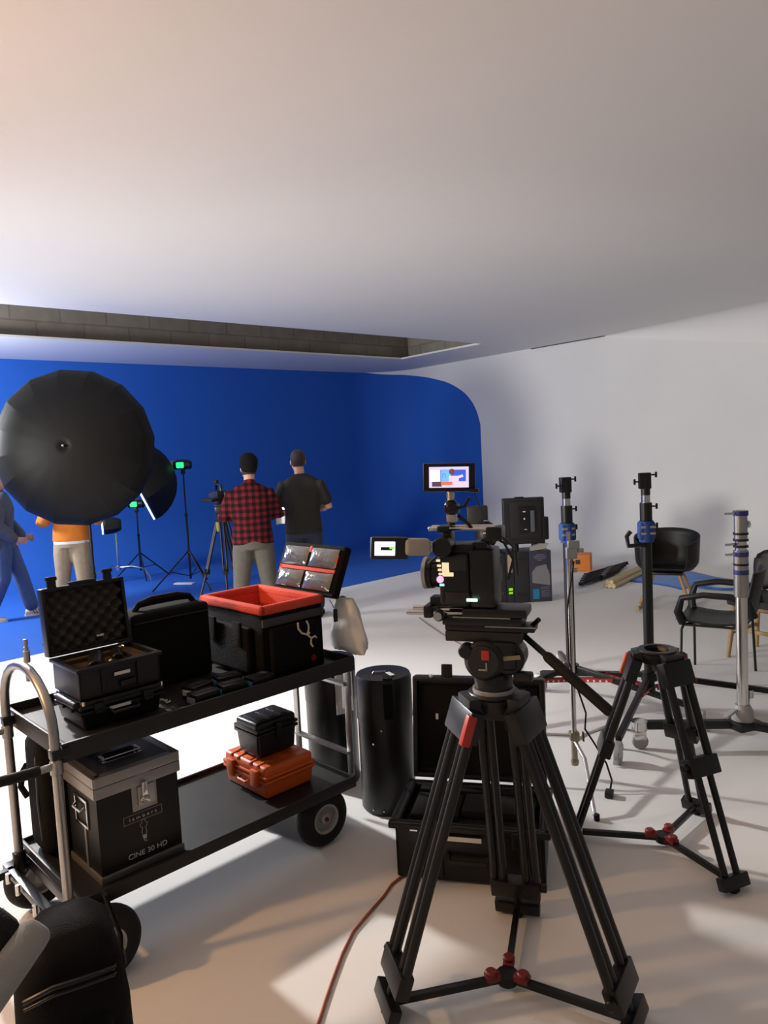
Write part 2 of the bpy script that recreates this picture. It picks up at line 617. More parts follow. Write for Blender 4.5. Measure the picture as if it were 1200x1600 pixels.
def hard_case(root, w, d, zb, zs, zt, mt, tp=0.93, sticker=True, latches=2, handle=True, ribs=True):
    """closed case: base from zb to the seam zs, lid to zt; origin at front left bottom corner"""
    cx, cy = w / 2, d / 2
    base = MB().box((cx, cy, (zb + zs) / 2 - .002), (w, d, zs - zb - .004), bev=min(0.014, (zs - zb) * .3), seg=3, taper=tp)
    base.box((cx, cy, zs - 0.010), (w + .012, d + .012, 0.014), bev=0.004)
    base.build('base', mt, root)
    lid = MB().box((cx, cy, (zs + zt) / 2 + .001), (w, d, zt - zs - .004), bev=min(0.02, (zt - zs) * .35), seg=3)
    lid.box((cx, cy, zs + 0.010), (w + .012, d + .012, 0.014), bev=0.004)
    if ribs:
        for k in (0.22, 0.5, 0.78):
            lid.box((w * k, cy, zt - .002), (w * .16, d * .72, 0.008), bev=0.003)
    lid = lid.build('lid', mt, root)
    n = latches
    for i in range(n):
        x = w * (0.2 + 0.6 * i / max(1, n - 1)) if n > 1 else cx
        MB().box((x, -0.010, zs), (w * .13, 0.016, min(.07, (zt - zb) * .4)), bev=0.004).box((x, -0.016, zs - .012), (w * .11, 0.01, 0.014), bev=.003).build('latch', mt, root)
    if handle:
        hz = zs - (zs - zb) * .35
        MB().tube([(cx - w * .17, -0.002, hz + .012), (cx - w * .16, -0.024, hz), (cx + w * .16, -0.024, hz), (cx + w * .17, -0.002, hz + .012)], 0.008, 8).build('carry_handle', mt, root)
    if sticker:
        MB().box((cx - w * .05, -0.0085, zs - .010), (w * .26, 0.002, 0.011)).build('name_strip', LABEL, root)
    for x in (w * .06, w * .94):
        MB().box((x, d + .006, zs), (0.03, 0.014, 0.03), bev=.003).build('hinge', mt, root)


t = thing('hard_case', 'closed black plastic hard case under the open foam lined case on the cart', 'case', cw(.045, .13, .801), CR)
hard_case(t, .31, .25, 0, .075, .11, BLACK)
for s in (0.005, .305):
    MB().cyl((s, -.012, .10), (s, -.012, .115), .006, n=8).build('latch_pin', CHROME, t)
# ridge on the left end
MB().cyl((-.008, .02, .095), (-.008, .20, .095), .014, bev=.003).box((-.01, .06, .08), (.012, .006, .03)).box((-.01, .14, .08), (.012, .006, .03)).build('end_handle', DGREY, t)

t = thing('open_hard_case', 'open black plastic case with egg crate foam in raised lid, on the cart', 'case', cw(.045, .13, .912), CR)
WC, DC = .31, .25
b = MB()
for x0, y0, sx, sy in ((WC / 2, 0.006, WC, .012), (WC / 2, DC - .006, WC, .012), (.006, DC / 2, .012, DC), (WC - .006, DC / 2, .012, DC)):
    b.box((x0, y0, .062), (sx, sy, .118), bev=.003)
b.box((WC / 2, DC / 2, .008), (WC, DC, .012), bev=.004)
for x0, y0, sx, sy in ((WC / 2, -.003, WC + .02, .012), (WC / 2, DC + .003, WC + .02, .012), (-.003, DC / 2, .012, DC + .02), (WC + .003, DC / 2, .012, DC + .02)):
    b.box((x0, y0, .112), (sx, sy, .014), bev=.004)
for k in (.28, .72):
    b.box((WC * k, -.004, .06), (.018, .012, .09), bev=.003)
b.build('base', BLACK, t)
fo = MB()
fo.box((WC / 2, DC / 2, .055), (WC - .03, DC - .03, .07))
fo.box((WC * .86, DC / 2, .095), (.05, DC - .04, .025), bev=.004).box((WC * .45, DC * .5, .093), (.10, .05, .02), bev=.006).box((WC / 2, DC - .03, .097), (WC - .05, .03, .02), bev=.004)
fo.build('foam_insert', mat('brown_foam', (0.06, 0.037, 0.02), 0.95, bump=.4, scale=160, spec=.2), t)
MB().box((WC / 2, -.0105, .075), (.06, .002, .012)).build('name_strip', LABEL, t)
MB().box((WC / 2 + .02, -.010, .035), (.06, .014, .022), bev=.005).build('carry_handle', BLACK, t)
ln = MB().cyl((.09, .07, .095), (.13, .16, .115), .028, n=18, bev=.004).cyl((.19, .10, .10), (.22, .18, .11), .022, n=18, bev=.004)
ln.build('packed_lens', BLACK, t)
MB().ball((.24, .20, .115), .010).ball((.14, .05, .112), .007).tube([(.24, .20, .115), (.255, .21, .12), (.262, .20, .118)], .004, 6).build('brass_fitting', mat('brass', (.7, .5, .2), .25, 1.0), t)
# lid stands up at the back, leaning slightly away
LM = Matrix.Translation((0, DC + .004, .122)) @ Matrix.Rotation(R(-6), 4, 'X')
LH = .262
lid = MB()
lid.box((WC / 2, .050, LH / 2), (WC + .016, .012, LH), bev=.005)
for q in ((-.002, .026, LH / 2, .014, .05, LH), (WC + .002, .026, LH / 2, .014, .05, LH), (WC / 2, .026, .006, WC + .012, .05, .014), (WC / 2, .026, LH - .006, WC + .012, .05, .014)):
    lid.box(q[:3], q[3:], bev=.005)
lid.box((WC * .5, .02, LH + .006), (WC * .34, .03, .012), bev=.004)
lid = lid.xf(LM).build('lid', BLACK, t)
eg = MB()
nx, nz = 64, 54
vv = [[eg.b.verts.new(LM @ V((.006 + (WC - .012) * i / nx, .028 - .017 * math.sin(i / nx * 11 * PI + (PI / 2)) * math.sin(j / nz * 9 * PI), .012 + (LH - .024) * j / nz))) for i in range(nx + 1)] for j in range(nz + 1)]
for j in range(nz):
    for i in range(nx):
        eg.b.faces.new((vv[j][i], vv[j][i + 1], vv[j + 1][i + 1], vv[j + 1][i]))
eg.build('egg_crate_foam', FOAM, lid)
for x in (.035, .255):
    MB().box((x, .012, LH + .010), (.034, .014, .05), bev=.004).box((x, .010, LH + .035), (.042, .018, .016), bev=.004).xf(LM).build('latch', BLACK, lid)
MB().box((.20, .0155, .045), (.028, .002, .008)).xf(LM).build('foam_tag', LABEL, lid)

# soft black equipment case
t = thing('soft_case', 'large black fabric equipment case with padded grab handle behind the foam lined case', 'case', cw(.385, .405, .801), CR)
MB().box((.17, .07, .165), (.36, .17, .328), bev=.02, seg=3).build('body', FABRIC, t)
MB().tube([(.04, .07, .325), (.06, .07, .352), (.12, .07, .362), (.24, .07, .362), (.30, .07, .352), (.32, .07, .325)], [.012, .014, .02, .02, .014, .012], 10).build('grab_handle', FABRIC, t)
zp = [(-.012, -.018, .27)]
MB().tube([(.0, -.016, .29), (.17, -.017, .292), (.34, -.016, .29)], .004, 6).build('zipper', BLACK, t)

# bag with red lining
BX, BY, BZ = .325, .49, .30
t = thing('lined_equipment_bag', 'black square equipment bag with red lining, its pocketed lid flipped open', 'bag', cw(.818, .105, .801), CR)
b = MB()
th = .016
for x0, y0, sx, sy in ((BX / 2, th / 2, BX, th), (BX / 2, BY - th / 2, BX, th), (th / 2, BY / 2, th, BY), (BX - th / 2, BY / 2, th, BY)):
    b.box((x0, y0, BZ / 2 - .01), (sx, sy, BZ - .02), bev=.006)
b.box((BX / 2, BY / 2, .008), (BX, BY, .014), bev=.004)
b.build('shell', FABRIC, t)
ln = MB()
for x0, y0, sx, sy in ((BX / 2, th + .004, BX - 2 * th, .008), (BX / 2, BY - th - .004, BX - 2 * th, .008), (th + .004, BY / 2, .008, BY - 2 * th), (BX - th - .004, BY / 2, .008, BY - 2 * th)):
    ln.box((x0, y0, BZ / 2), (sx, sy, BZ - .03))
ln.box((BX / 2, BY / 2, .022), (BX - 2 * th, BY - 2 * th, .008))
for x0, y0, sx, sy in ((BX / 2, .006, BX + .02, .032), (BX / 2, BY - .006, BX + .02, .032), (.006, BY / 2, .032, BY + .02), (BX - .006, BY / 2, .032, BY + .02)):
    ln.box((x0, y0, BZ), (sx, sy, .04), bev=.012, seg=3)
ln.build('lining', REDFAB, t)
gp = mat('grey_fabric', (.045, .045, .045), .85, bump=.3, scale=160, spec=.3)
MB().box((BX / 2, -.003, BZ - .055), (BX + .004, .012, .035), bev=.003).build('trim_band', gp, t)
MB().box((BX / 2 - .01, -.015, .12), (BX * .78, .03, .20), bev=.012, seg=3).build('front_pocket', FABRIC, t)
MB().box((-.018, BY * .5, .12), (.036, BY * .72, .20), bev=.014, seg=3).build('side_pocket', FABRIC, t)
for q in (.28, .70):
    MB().box((-.040, BY * q, .19), (.012, .06, .11), bev=.004).build('strap', FABRIC, t)
MB().lathe([(.0, 0), (.014, 0), (.014, .003), (.0, .003)], o=(.24, -.0335, .05), axis=(0, 1, 0), n=16).build('round_badge', DRED, t)
ck = MB()
ck.tube([(.16, -.036, .225), (.155, -.044, .20), (.17, -.046, .178), (.20, -.046, .165), (.215, -.046, .172)], .0045, 7)
ck.tube([(.20, -.046, .165), (.21, -.046, .185), (.212, -.044, .205), (.205, -.040, .225)], .004, 7)
ck.tube([(.20, -.046, .165), (.222, -.046, .145), (.218, -.046, .12), (.228, -.046, .105)], .0045, 7)
ck.tube([(.222, -.046, .145), (.245, -.046, .15), (.252, -.044, .14)], .004, 7)
ck.build('cord_hook', mat('cream_cord', (.62, .55, .4), .7), t)
# lid leaning outwards behind the bag's far side
LW, LL = .245, .47
ang = R(24)
LM = Matrix.Translation((BX + .022, -.055, BZ + .005)) @ Matrix.Rotation(ang, 4, 'Y')


def lidbox(mb, y, z, x, sy, sz, sx, bev=.004):
    return mb.box((x, y, z), (sx, sy, sz), bev=bev, seg=2)


lid = MB().box((.024, LL / 2, LW / 2), (.044, LL, LW), bev=.016, seg=3)
lid = lid.xf(LM).build('lid', FABRIC, t)
MB().box((-.0005, LL / 2, LW / 2), (.004, LL - .05, LW - .04), bev=.001).xf(LM).build('lid_lining', FABRIC, lid)
MB().box((-.003, LL / 2, LW / 2 - .005), (.006, LL - .05, .016), bev=.001).box((-.003, LL / 2 + .005, LW - .03), (.006, .018, .03), bev=.001) \
    .box((-.003, .032, LW * .68), (.006, .012, .06), bev=.001).box((-.003, LL - .035, LW * .42), (.006, .02, .04), bev=.001).build('lid_trim', REDFAB, lid, False).data.transform(LM)
PK = bpy.data.materials.new('clear_vinyl')
PK.use_nodes = True
nt = PK.node_tree
pb_ = nt.nodes['Principled BSDF']
pb_.inputs['Base Color'].default_value = (.10, .10, .105, 1)
pb_.inputs['Roughness'].default_value = .12
pb_.inputs['Coat Weight'].default_value = 1
tc = nt.nodes.new('ShaderNodeTexCoord')
nz_ = nt.nodes.new('ShaderNodeTexNoise')
nz_.inputs['Scale'].default_value = 9
nz_.inputs['Distortion'].default_value = .8
nt.links.new(tc.outputs['Object'], nz_.inputs['Vector'])
bp = nt.nodes.new('ShaderNodeBump')
bp.inputs['Strength'].default_value = .45
bp.inputs['Distance'].default_value = .03
nt.links.new(nz_.outputs['Fac'], bp.inputs['Height'])
nt.links.new(bp.outputs['Normal'], pb_.inputs['Normal'])
for y0, y1 in ((.03, LL / 2 - .006), (LL / 2 + .012, LL - .03)):
    for z0, z1 in ((.022, LW / 2 - .016), (LW / 2 + .008, LW - .022)):
        mb = MB()
        n = 14
        vv = []
        for j in range(n + 1):
            row = []
            for i in range(n + 1):
                a, c = i / n, j / n
                k = (math.sin(a * PI) * math.sin(c * PI)) ** .5
                row.append(mb.b.verts.new(LM @ V((-.005 - k * .014 - random.uniform(0, .003) * k, y0 + (y1 - y0) * a, z0 + (z1 - z0) * c))))
            vv.append(row)
        for j in range(n):
            for i in range(n):
                mb.b.faces.new((vv[j][i], vv[j][i + 1], vv[j + 1][i + 1], vv[j + 1][i]))
        mb.build('clear_pocket', PK, lid, ang=180)
MB().tube([(BX + .035, -.02, BZ - .01), (BX + .05, -.03, BZ - .05)], .002, 6).box((BX + .055, -.032, BZ - .085), (.02, .01, .06), bev=.003).build('zipper_pull', BLACK, t)

# white plastic bag hanging from the far end of the upper shelf
mb = MB()
n = 26
rr = []
for k, (zz, a, c, yo) in enumerate([(1.085, .055, .012, .05), (1.04, .075, .03, .045), (.98, .09, .045, .04), (.92, .105, .052, .035), (.87, .112, .052, .03), (.845, .105, .042, .03), (.838, .07, .02, .03)]):
    ring = []
    for i in range(n):
        q = 2 * PI * i / n
        wr = 1 + .10 * math.sin(5 * q + k) + .05 * math.sin(9 * q - k * 1.3)
        ring.append(V((1.262 + c * math.cos(q) * wr, yo + .025 + a * math.sin(q) * wr, zz + .008 * math.sin(3 * q + k))))
    rr.append(ring)
PBAG, nt, b_, tc = tree_mat('thin_white_polythene', .35)
b_.inputs['Base Color'].default_value = (.72, .71, .69, 1)
b_.inputs['Transmission Weight'].default_value = .25
b_.inputs['IOR'].default_value = 1.1
o = mb.rings(rr).xf(CM).build('plastic_bag', PBAG, None, world=True, loc=cw(1.262, .055, .838), ang=80)
tag(o, 'crumpled white plastic bag hanging off the end of the cart beside the red lined bag', 'bag')

# batteries and small bits along the front of the upper shelf
def battery(x, y, z, rz, label, stripe):
    t = thing('camera_battery', label, 'battery', cw(x, y, z), CR + rz, 'camera batteries on the upper shelf')
    MB().box((0, 0, .025), (.112, .072, .05), bev=.006).build('body', BLACK, t)
    MB().box((0, -.002, .0512), (.085, .028, .003), bev=.001).build('contact_rail', DGREY, t)
    MB().box((-.0565, 0, .024), (.003, .054, .024), bev=.001).build('end_label', stripe, t)


GLAB = mat('silver_label', (.5, .5, .52), .25, .6)
BLAB = mat('blue_label', (.05, .22, .42), .4)
battery(.495, .065, .801, R(4), 'camera battery with silver end label nearest the foam lined case, at the shelf edge', GLAB)
battery(.628, .072, .801, R(-5), 'black camera battery with blue label, middle of the shelf front row', BLAB)
battery(.757, .062, .801, R(3), 'black camera battery with blue label right before the red lined bag', BLAB)
battery(.53, .17, .801, R(14), 'black camera battery in the second row behind the silver labelled one', LABEL)
battery(.675, .18, .801, R(-8), 'black camera battery in the second row behind the middle one of the front row', BLAB)
o = MB().box((0, 0, .006), (.10, .09, .012), bev=.003).build('flat_pouch', FABRIC, None, loc=cw(.42, .062, .801), rz=CR + R(-6))
tag(o, 'thin flat black pouch lying on the shelf beside the stacked cases', 'pouch')
mb = MB()
for k in range(4):
    a = k * .8
    mb.tube([(math.cos(a) * .004, math.sin(a) * .004, .004 + k * .004), (math.cos(a) * .02, math.sin(a) * .02, .006 + k * .005), (math.cos(a + .5) * .03, math.sin(a + .5) * .03, .004 + k * .003)], .0035, 6)
o = mb.build('cable_tie_bunch', mat('cream_plastic', (.6, .57, .48), .5), None, loc=cw(.385, .17, .803), rz=CR)
tag(o, 'small bunch of cream cord ends beside the stacked hard cases', 'cord')

# flight case with aluminium edges
FW, FD, FH = .315, .27, .392
t = thing('flight_case', 'black flight case with aluminium edges, butterfly latch and white lettering', 'case', cw(.04, .055, .2605), CR)
LAM = mat('black_laminate', (.005, .005, .0055), .45, noise=.2, spec=.35)
MB().box((FW / 2, FD / 2, FH * .43), (FW, FD, FH * .84), bev=.002).build('body', LAM, t)
zl = FH * .80
ALM = mat('flight_case_extrusion', (.30, .295, .285), .45, .85, .08, 50)
e = MB()
e.box((FW / 2, FD / 2, .014), (FW + .012, FD + .012, .028), bev=.003)
e.build('bottom_edge', ALM, t)
lid = MB()
for x0, y0, sx, sy in ((FW / 2, -.002, FW + .012, .016), (FW / 2, FD + .002, FW + .012, .016), (-.002, FD / 2, .016, FD + .012), (FW + .002, FD / 2, .016, FD + .012)):
    lid.box((x0, y0, zl + .022), (sx, sy, .04), bev=.002)
    lid.box((x0, y0, zl + .062), (sx, sy, .036), bev=.002)
for x0, y0, sx, sy in ((FW / 2, .008, FW + .012, .03), (FW / 2, FD - .008, FW + .012, .03), (.008, FD / 2, .03, FD + .012), (FW - .008, FD / 2, .03, FD + .012)):
    lid.box((x0, y0, FH - .0015), (sx, sy, .004))
lid = lid.build('lid_edge', ALM, t)
MB().box((FW / 2, FD / 2, FH - .004), (FW - .03, FD - .03, .005)).build('lid_panel', mat('navy_laminate', (.012, .013, .035), .4), lid)
hb = MB().box((FW / 2 - .005, FD / 2, FH + .001), (.155, .06, .004), bev=.001)
for s in (-1, 1):
    hb.box((FW / 2 - .005 + s * .07, FD / 2, FH + .008), (.012, .05, .014), bev=.003)
hb.tube([(FW / 2 - .07, FD / 2 - .022, FH + .012), (FW / 2 + .06, FD / 2 - .022, FH + .012)], .004, 8)
hb.tube([(FW / 2 - .07, FD / 2 + .022, FH + .012), (FW / 2 + .06, FD / 2 + .022, FH + .012)], .004, 8)
hb.build('top_handle', CHROME, t)
MB().box((FW / 2 - .005, FD / 2, FH + .013), (.11, .03, .018), bev=.006).build('handle_grip', RUBBER, t)
# butterfly latch on the front
lx, lz = FW * .56, zl - .035
lt = MB().box((lx, -.0035, lz), (.098, .004, .115), bev=.002).box((lx - .005, -.006, zl + .045), (.05, .005, .04), bev=.002)
lt = lt.build('butterfly_latch', ALM, t)
MB().box((lx + .005, -.009, lz - .003), (.066, .008, .072), bev=.002).build('latch_dish', STEEL, lt)
MB().box((lx - .004, -.017, lz + .02), (.022, .012, .06), bev=.003).cyl((lx - .004, -.013, lz - .014), (lx - .004, -.024, lz - .014), .017, n=18, bev=.002) \
    .box((lx - .004, -.024, lz - .014), (.036, .006, .008), bev=.002, rot=Matrix.Rotation(R(35), 3, 'Y')).build('latch_wing', CHROME, lt)
# side recessed handle (left end)
sh = MB()
for a, c, sy, sz in ((FD * .5, FH * .72, .115, .012), (FD * .5, FH * .47, .115, .012), (FD * .5 - .052, FH * .595, .012, .11), (FD * .5 + .052, FH * .595, .012, .11)):
    sh.box((-.004, a, c), (.008, sy, sz), bev=.002)
sh.build('side_handle', CHROME, t)
MB().tube([(-.006, FD * .5 - .04, FH * .66), (-.020, FD * .5 - .035, FH * .63), (-.020, FD * .5 + .035, FH * .63), (-.006, FD * .5 + .04, FH * .66)], .005, 8).build('side_handle_bar', CHROME, t)
MB().box((-.002, FD * .42, FH * .26), (.005, .016, FH * .38)).build('side_hinge_strip', ALM, t)


def text(s, size, ex=.0006):
    c = bpy.data.curves.new('lettering', 'FONT')
    c.body = s
    c.size = size
    c.extrude = ex
    c.align_x = 'CENTER'
    c.align_y = 'CENTER'
    tmp = bpy.data.objects.new('lettering', c)
    C.objects.link(tmp)
    dg = bpy.context.evaluated_depsgraph_get()
    me = bpy.data.meshes.new_from_object(tmp.evaluated_get(dg))
    bpy.data.objects.remove(tmp)
    return me


def put_text(s, size, loc, parent, mt, name, wide=1.0, rot=None):
    me = text(s, size)
    mm = Matrix.Translation(V(loc)) @ (rot if rot is not None else Matrix.Rotation(PI / 2, 4, 'X')) @ Matrix.Diagonal((wide, 1, 1, 1))
    me.transform(mm)
    me.materials.clear()
    me.materials.append(mt)
    o = bpy.data.objects.new(name, me)
    C.objects.link(o)
    o.parent = parent
    return o


LTR = mat('printed_silver', (.5, .5, .5), .5)
put_text('CINE 30 HD', .028, (FW * .56, -.0012, FH * .145), t, LTR, 'lettering', 1.05)
bx_, bz_ = FW * .53, FH * .50
mb = MB()
for z in (-.015, .015):
    mb.box((bx_, -.001, bz_ + z), (.148, .002, .0018))
for x in (-.074, .074):
    mb.box((bx_ + x, -.001, bz_), (.0018, .002, .031))
mb.build('name_frame', mat('printed_bronze', (.28, .22, .18), .5), t)
put_text('l a m b e r t', .018, (bx_, -.0012, bz_ - .001), t, LTR, 'lettering', 1.25)
pts = [(q[0], q[1] * .93) for q in [(.0, -.015), (-.006, -.017), (-.006, -.028), (-.014, -.034), (-.011, -.046), (-.006, -.048), (-.009, -.065), (-.007, -.085), (-.004, -.094), (-.002, -.104), (.006, -.110), (.010, -.107)]]
mb = MB().tube([(bx_ + p[0], -.0012, bz_ + p[1]) for p in pts], .0011, 5)
mb.tube([(bx_ + (-p[0] if i < 9 else -p[0] + .002), -.0012, bz_ + p[1]) for i, p in enumerate(pts[:10])], .0011, 5)
mb.box((bx_ + .001, -.001, bz_ - .082), (.013, .002, .014))
mb.build('lens_emblem', mat('printed_pale', (.42, .41, .40), .5), t)

# black holdall standing behind the flight case
t = thing('holdall', 'black fabric holdall standing behind the flight case on the lower shelf', 'bag', cw(.0, .36, .2605), CR)
MB().box((.08, .10, .235), (.24, .20, .47), bev=.06, seg=4).build('body', FABRIC, t)
MB().tube([(-.036, .05, .07), (-.042, .05, .22), (-.036, .05, .40)], .006, 6).build('piping', DGREY, t)
MB().tube([(-.035, .19, .20), (-.05, .215, .24), (-.04, .21, .30), (-.03, .19, .33)], .012, 8).build('carry_loop', FABRIC, t)

# orange case and small black case
t = thing('hard_case', 'glossy orange plastic hard case lying on the lower shelf of the cart', 'case', cw(.80, .13, .2605), CR)
hard_case(t, .265, .33, 0, .088, .145, ORANGE, tp=.95, sticker=False, latches=0, handle=False)
for y in (.07, .26):
    MB().box((-.010, y, .088), (.018, .05, .075), bev=.004).build('latch', ORANGE, t)
mb = MB()
for y in (.06, .115, .215, .27):
    mb.cyl((.0, y, .133), (.06, y, .143), .012, bev=.003)
mb.box((.10, .165, .143), (.17, .06, .012), bev=.004)
mb.build('lid_rib', ORANGE, t)
MB().tube([(-.004, .13, .06), (-.018, .135, .055), (-.018, .195, .055), (-.004, .20, .06)], .006, 8).build('carry_handle', ORANGE, t)
t = thing('hard_case', 'small black hard case stacked on top of the orange case', 'case', cw(.825, .21, .4145), CR)
hard_case(t, .215, .175, 0, .115, .165, BLACK, tp=.92, sticker=False, latches=1, handle=False)

# tall black tube cases
def tube_case(x, y, rz, label, extra):
    t = thing('tube_case', label, 'case', (x, y, 0), rz, 'tall tube cases')
    r = .135
    MB().lathe([(0, .0), (r - .008, .0), (r, .012), (r, .50), (0, .50)], n=48).build('body', BLACK, t)
    MB().lathe([(0, .455), (r + .003, .455), (r + .003, .655), (r - .004, .672), (r - .02, .676), (0, .676)], n=48).build('cap', BLACK, t)
    MB().box((.02, -r - .004, .57), (.045, .008, .17), bev=.003).build('strap', FABRIC, t)
    MB().box((.02, -r * .5, .679), (.045, r, .006), bev=.002).build('strap', FABRIC, t)
    MB().tube([(-.05, -.02, .676), (-.045, -.02, .684), (.01, -.02, .684), (.015, -.02, .676)], .004, 8).build('top_handle', STEEL, t)
    if extra:
        MB().box((.035, -.06, .683), (.022, .06, .002), rot=R(25)).build('name_strip', LABEL, t)
        for a in (-.6, -.2, .4):
            MB().ball((math.sin(a) * (r + .001), -math.cos(a) * (r + .001), .03 if a else .3), .005).build('rivet', CHROME, t)
        MB().ball((-.02, -r - .003, .43), .006).ball((-.06, -math.sqrt(r * r - .0036) - .002, .36), .006).build('rivet', CHROME, t)
    return t


tube_case(-.045, 3.545, 0, 'tall black tube case with white tag standing on the floor right of the cart', True)
t2 = tube_case(-.335, 3.87, R(35), 'tall black tube case behind the end posts of the cart with paper sheet taped on', False)
mb = MB()
n = 8
rr_ = .1395
q = [[mb.b.verts.new(V((rr_ * math.sin(a), -rr_ * math.cos(a), z))) for a in [(-.35 + .8 * i / n) for i in range(n + 1)]] for z in (.40, .61)]
for i in range(n):
    mb.b.faces.new((q[0][i], q[0][i + 1], q[1][i + 1], q[1][i]))
pa = mb.build('paper_sheet', PAPER, t2)
pa.modifiers.new('thickness', 'SOLIDIFY').thickness = .0006
# ---------------------------------------------------------------- big open case on the floor behind the main tripod
ang0 = math.atan2(2.757 - 2.89, .502 + .023)
t = thing('open_hard_case', 'large open black wheeled hard case on the floor behind the main tripod', 'case', (-.02, 2.90, 0), ang0)
CFOAM = mat('black_foam', (.009, .0085, .008), .95, bump=.4, scale=160, spec=.15)
W_, D_, H_ = .60, .37, .25
b = MB()
b.box((W_ / 2, D_ / 2, .02), (W_ - .02, D_ - .02, .03), bev=.012)
for x0, y0, sx, sy in ((W_ / 2, .012, W_, .024), (W_ / 2, D_ - .012, W_, .024), (.012, D_ / 2, .024, D_), (W_ - .012, D_ / 2, .024, D_)):
    b.box((x0, y0, H_ / 2 + .005), (sx, sy, H_ - .01), bev=.010, seg=3)
for x0, y0, sx, sy in ((W_ / 2, -.004, W_ + .05, .03), (W_ / 2, D_ + .004, W_ + .05, .03), (-.008, D_ / 2, .03, D_ + .03), (W_ + .008, D_ / 2, .03, D_ + .03)):
    b.box((x0, y0, H_ - .014), (sx, sy, .028), bev=.008)
for k in (.14, .3, .7, .86):
    b.box((W_ * k, -.004, .12), (.03, .02, .18), bev=.006)
b.build('base', BLACK, t)
for x in (.09, .51):
    MB().box((x, -.022, H_ - .04), (.07, .018, .07), bev=.004).build('latch', BLACK, t)
    MB().box((x - .005, -.0315, H_ - .02), (.03, .003, .006)).build('latch_pin', CHROME, t)
MB().box((.285, -.020, H_ - .05), (.14, .002, .018)).build('name_strip', LABEL, t)
MB().tube([(.22, -.012, .125), (.225, -.036, .11), (.375, -.036, .11), (.38, -.012, .125)], .012, 10).build('carry_handle', RUBBER, t)
mb = MB().box((W_ / 2, D_ / 2, .13), (W_ - .06, D_ - .06, .18))
mb.box((W_ * .25, D_ * .45, .235), (.20, .20, .03), bev=.01).box((W_ * .68, D_ * .5, .24), (.30, .16, .035), bev=.012).box((W_ / 2, D_ - .06, .24), (.5, .05, .03), bev=.008)
mb.build('foam_insert', CFOAM, t)
LM = Matrix.Translation((0, D_ + .012, H_ + .002)) @ Matrix.Rotation(R(-9), 4, 'X')
lid = MB().box((W_ / 2, .065, .235), (W_, .02, .45), bev=.02, seg=3)
for q in ((.012, .035, .235, .024, .075, .45), (W_ - .012, .035, .235, .024, .075, .45), (W_ / 2, .035, .02, W_, .075, .024), (W_ / 2, .035, .452, W_, .075, .024)):
    lid.box(q[:3], q[3:], bev=.010)
lid.box((W_ * .5, .05, .235), (W_ - .05, .012, .41))
lid = lid.xf(LM).build('lid', BLACK, t)
MB().box((W_ * .5, .036, .235), (W_ - .06, .016, .38), bev=.01).xf(LM).build('lid_foam', CFOAM, lid)
MB().box((.16, .02, .485), (.05, .02, .07), bev=.005).xf(LM).build('latch', BLACK, lid)
MB().ball((.09, .0, .465), .01).xf(LM).build('latch_stud', CHROME, lid)
MB().box((.11, .026, .28), (.012, .004, .025)).xf(LM).build('foam_tag', LABEL, lid)

# ---------------------------------------------------------------- video tripods


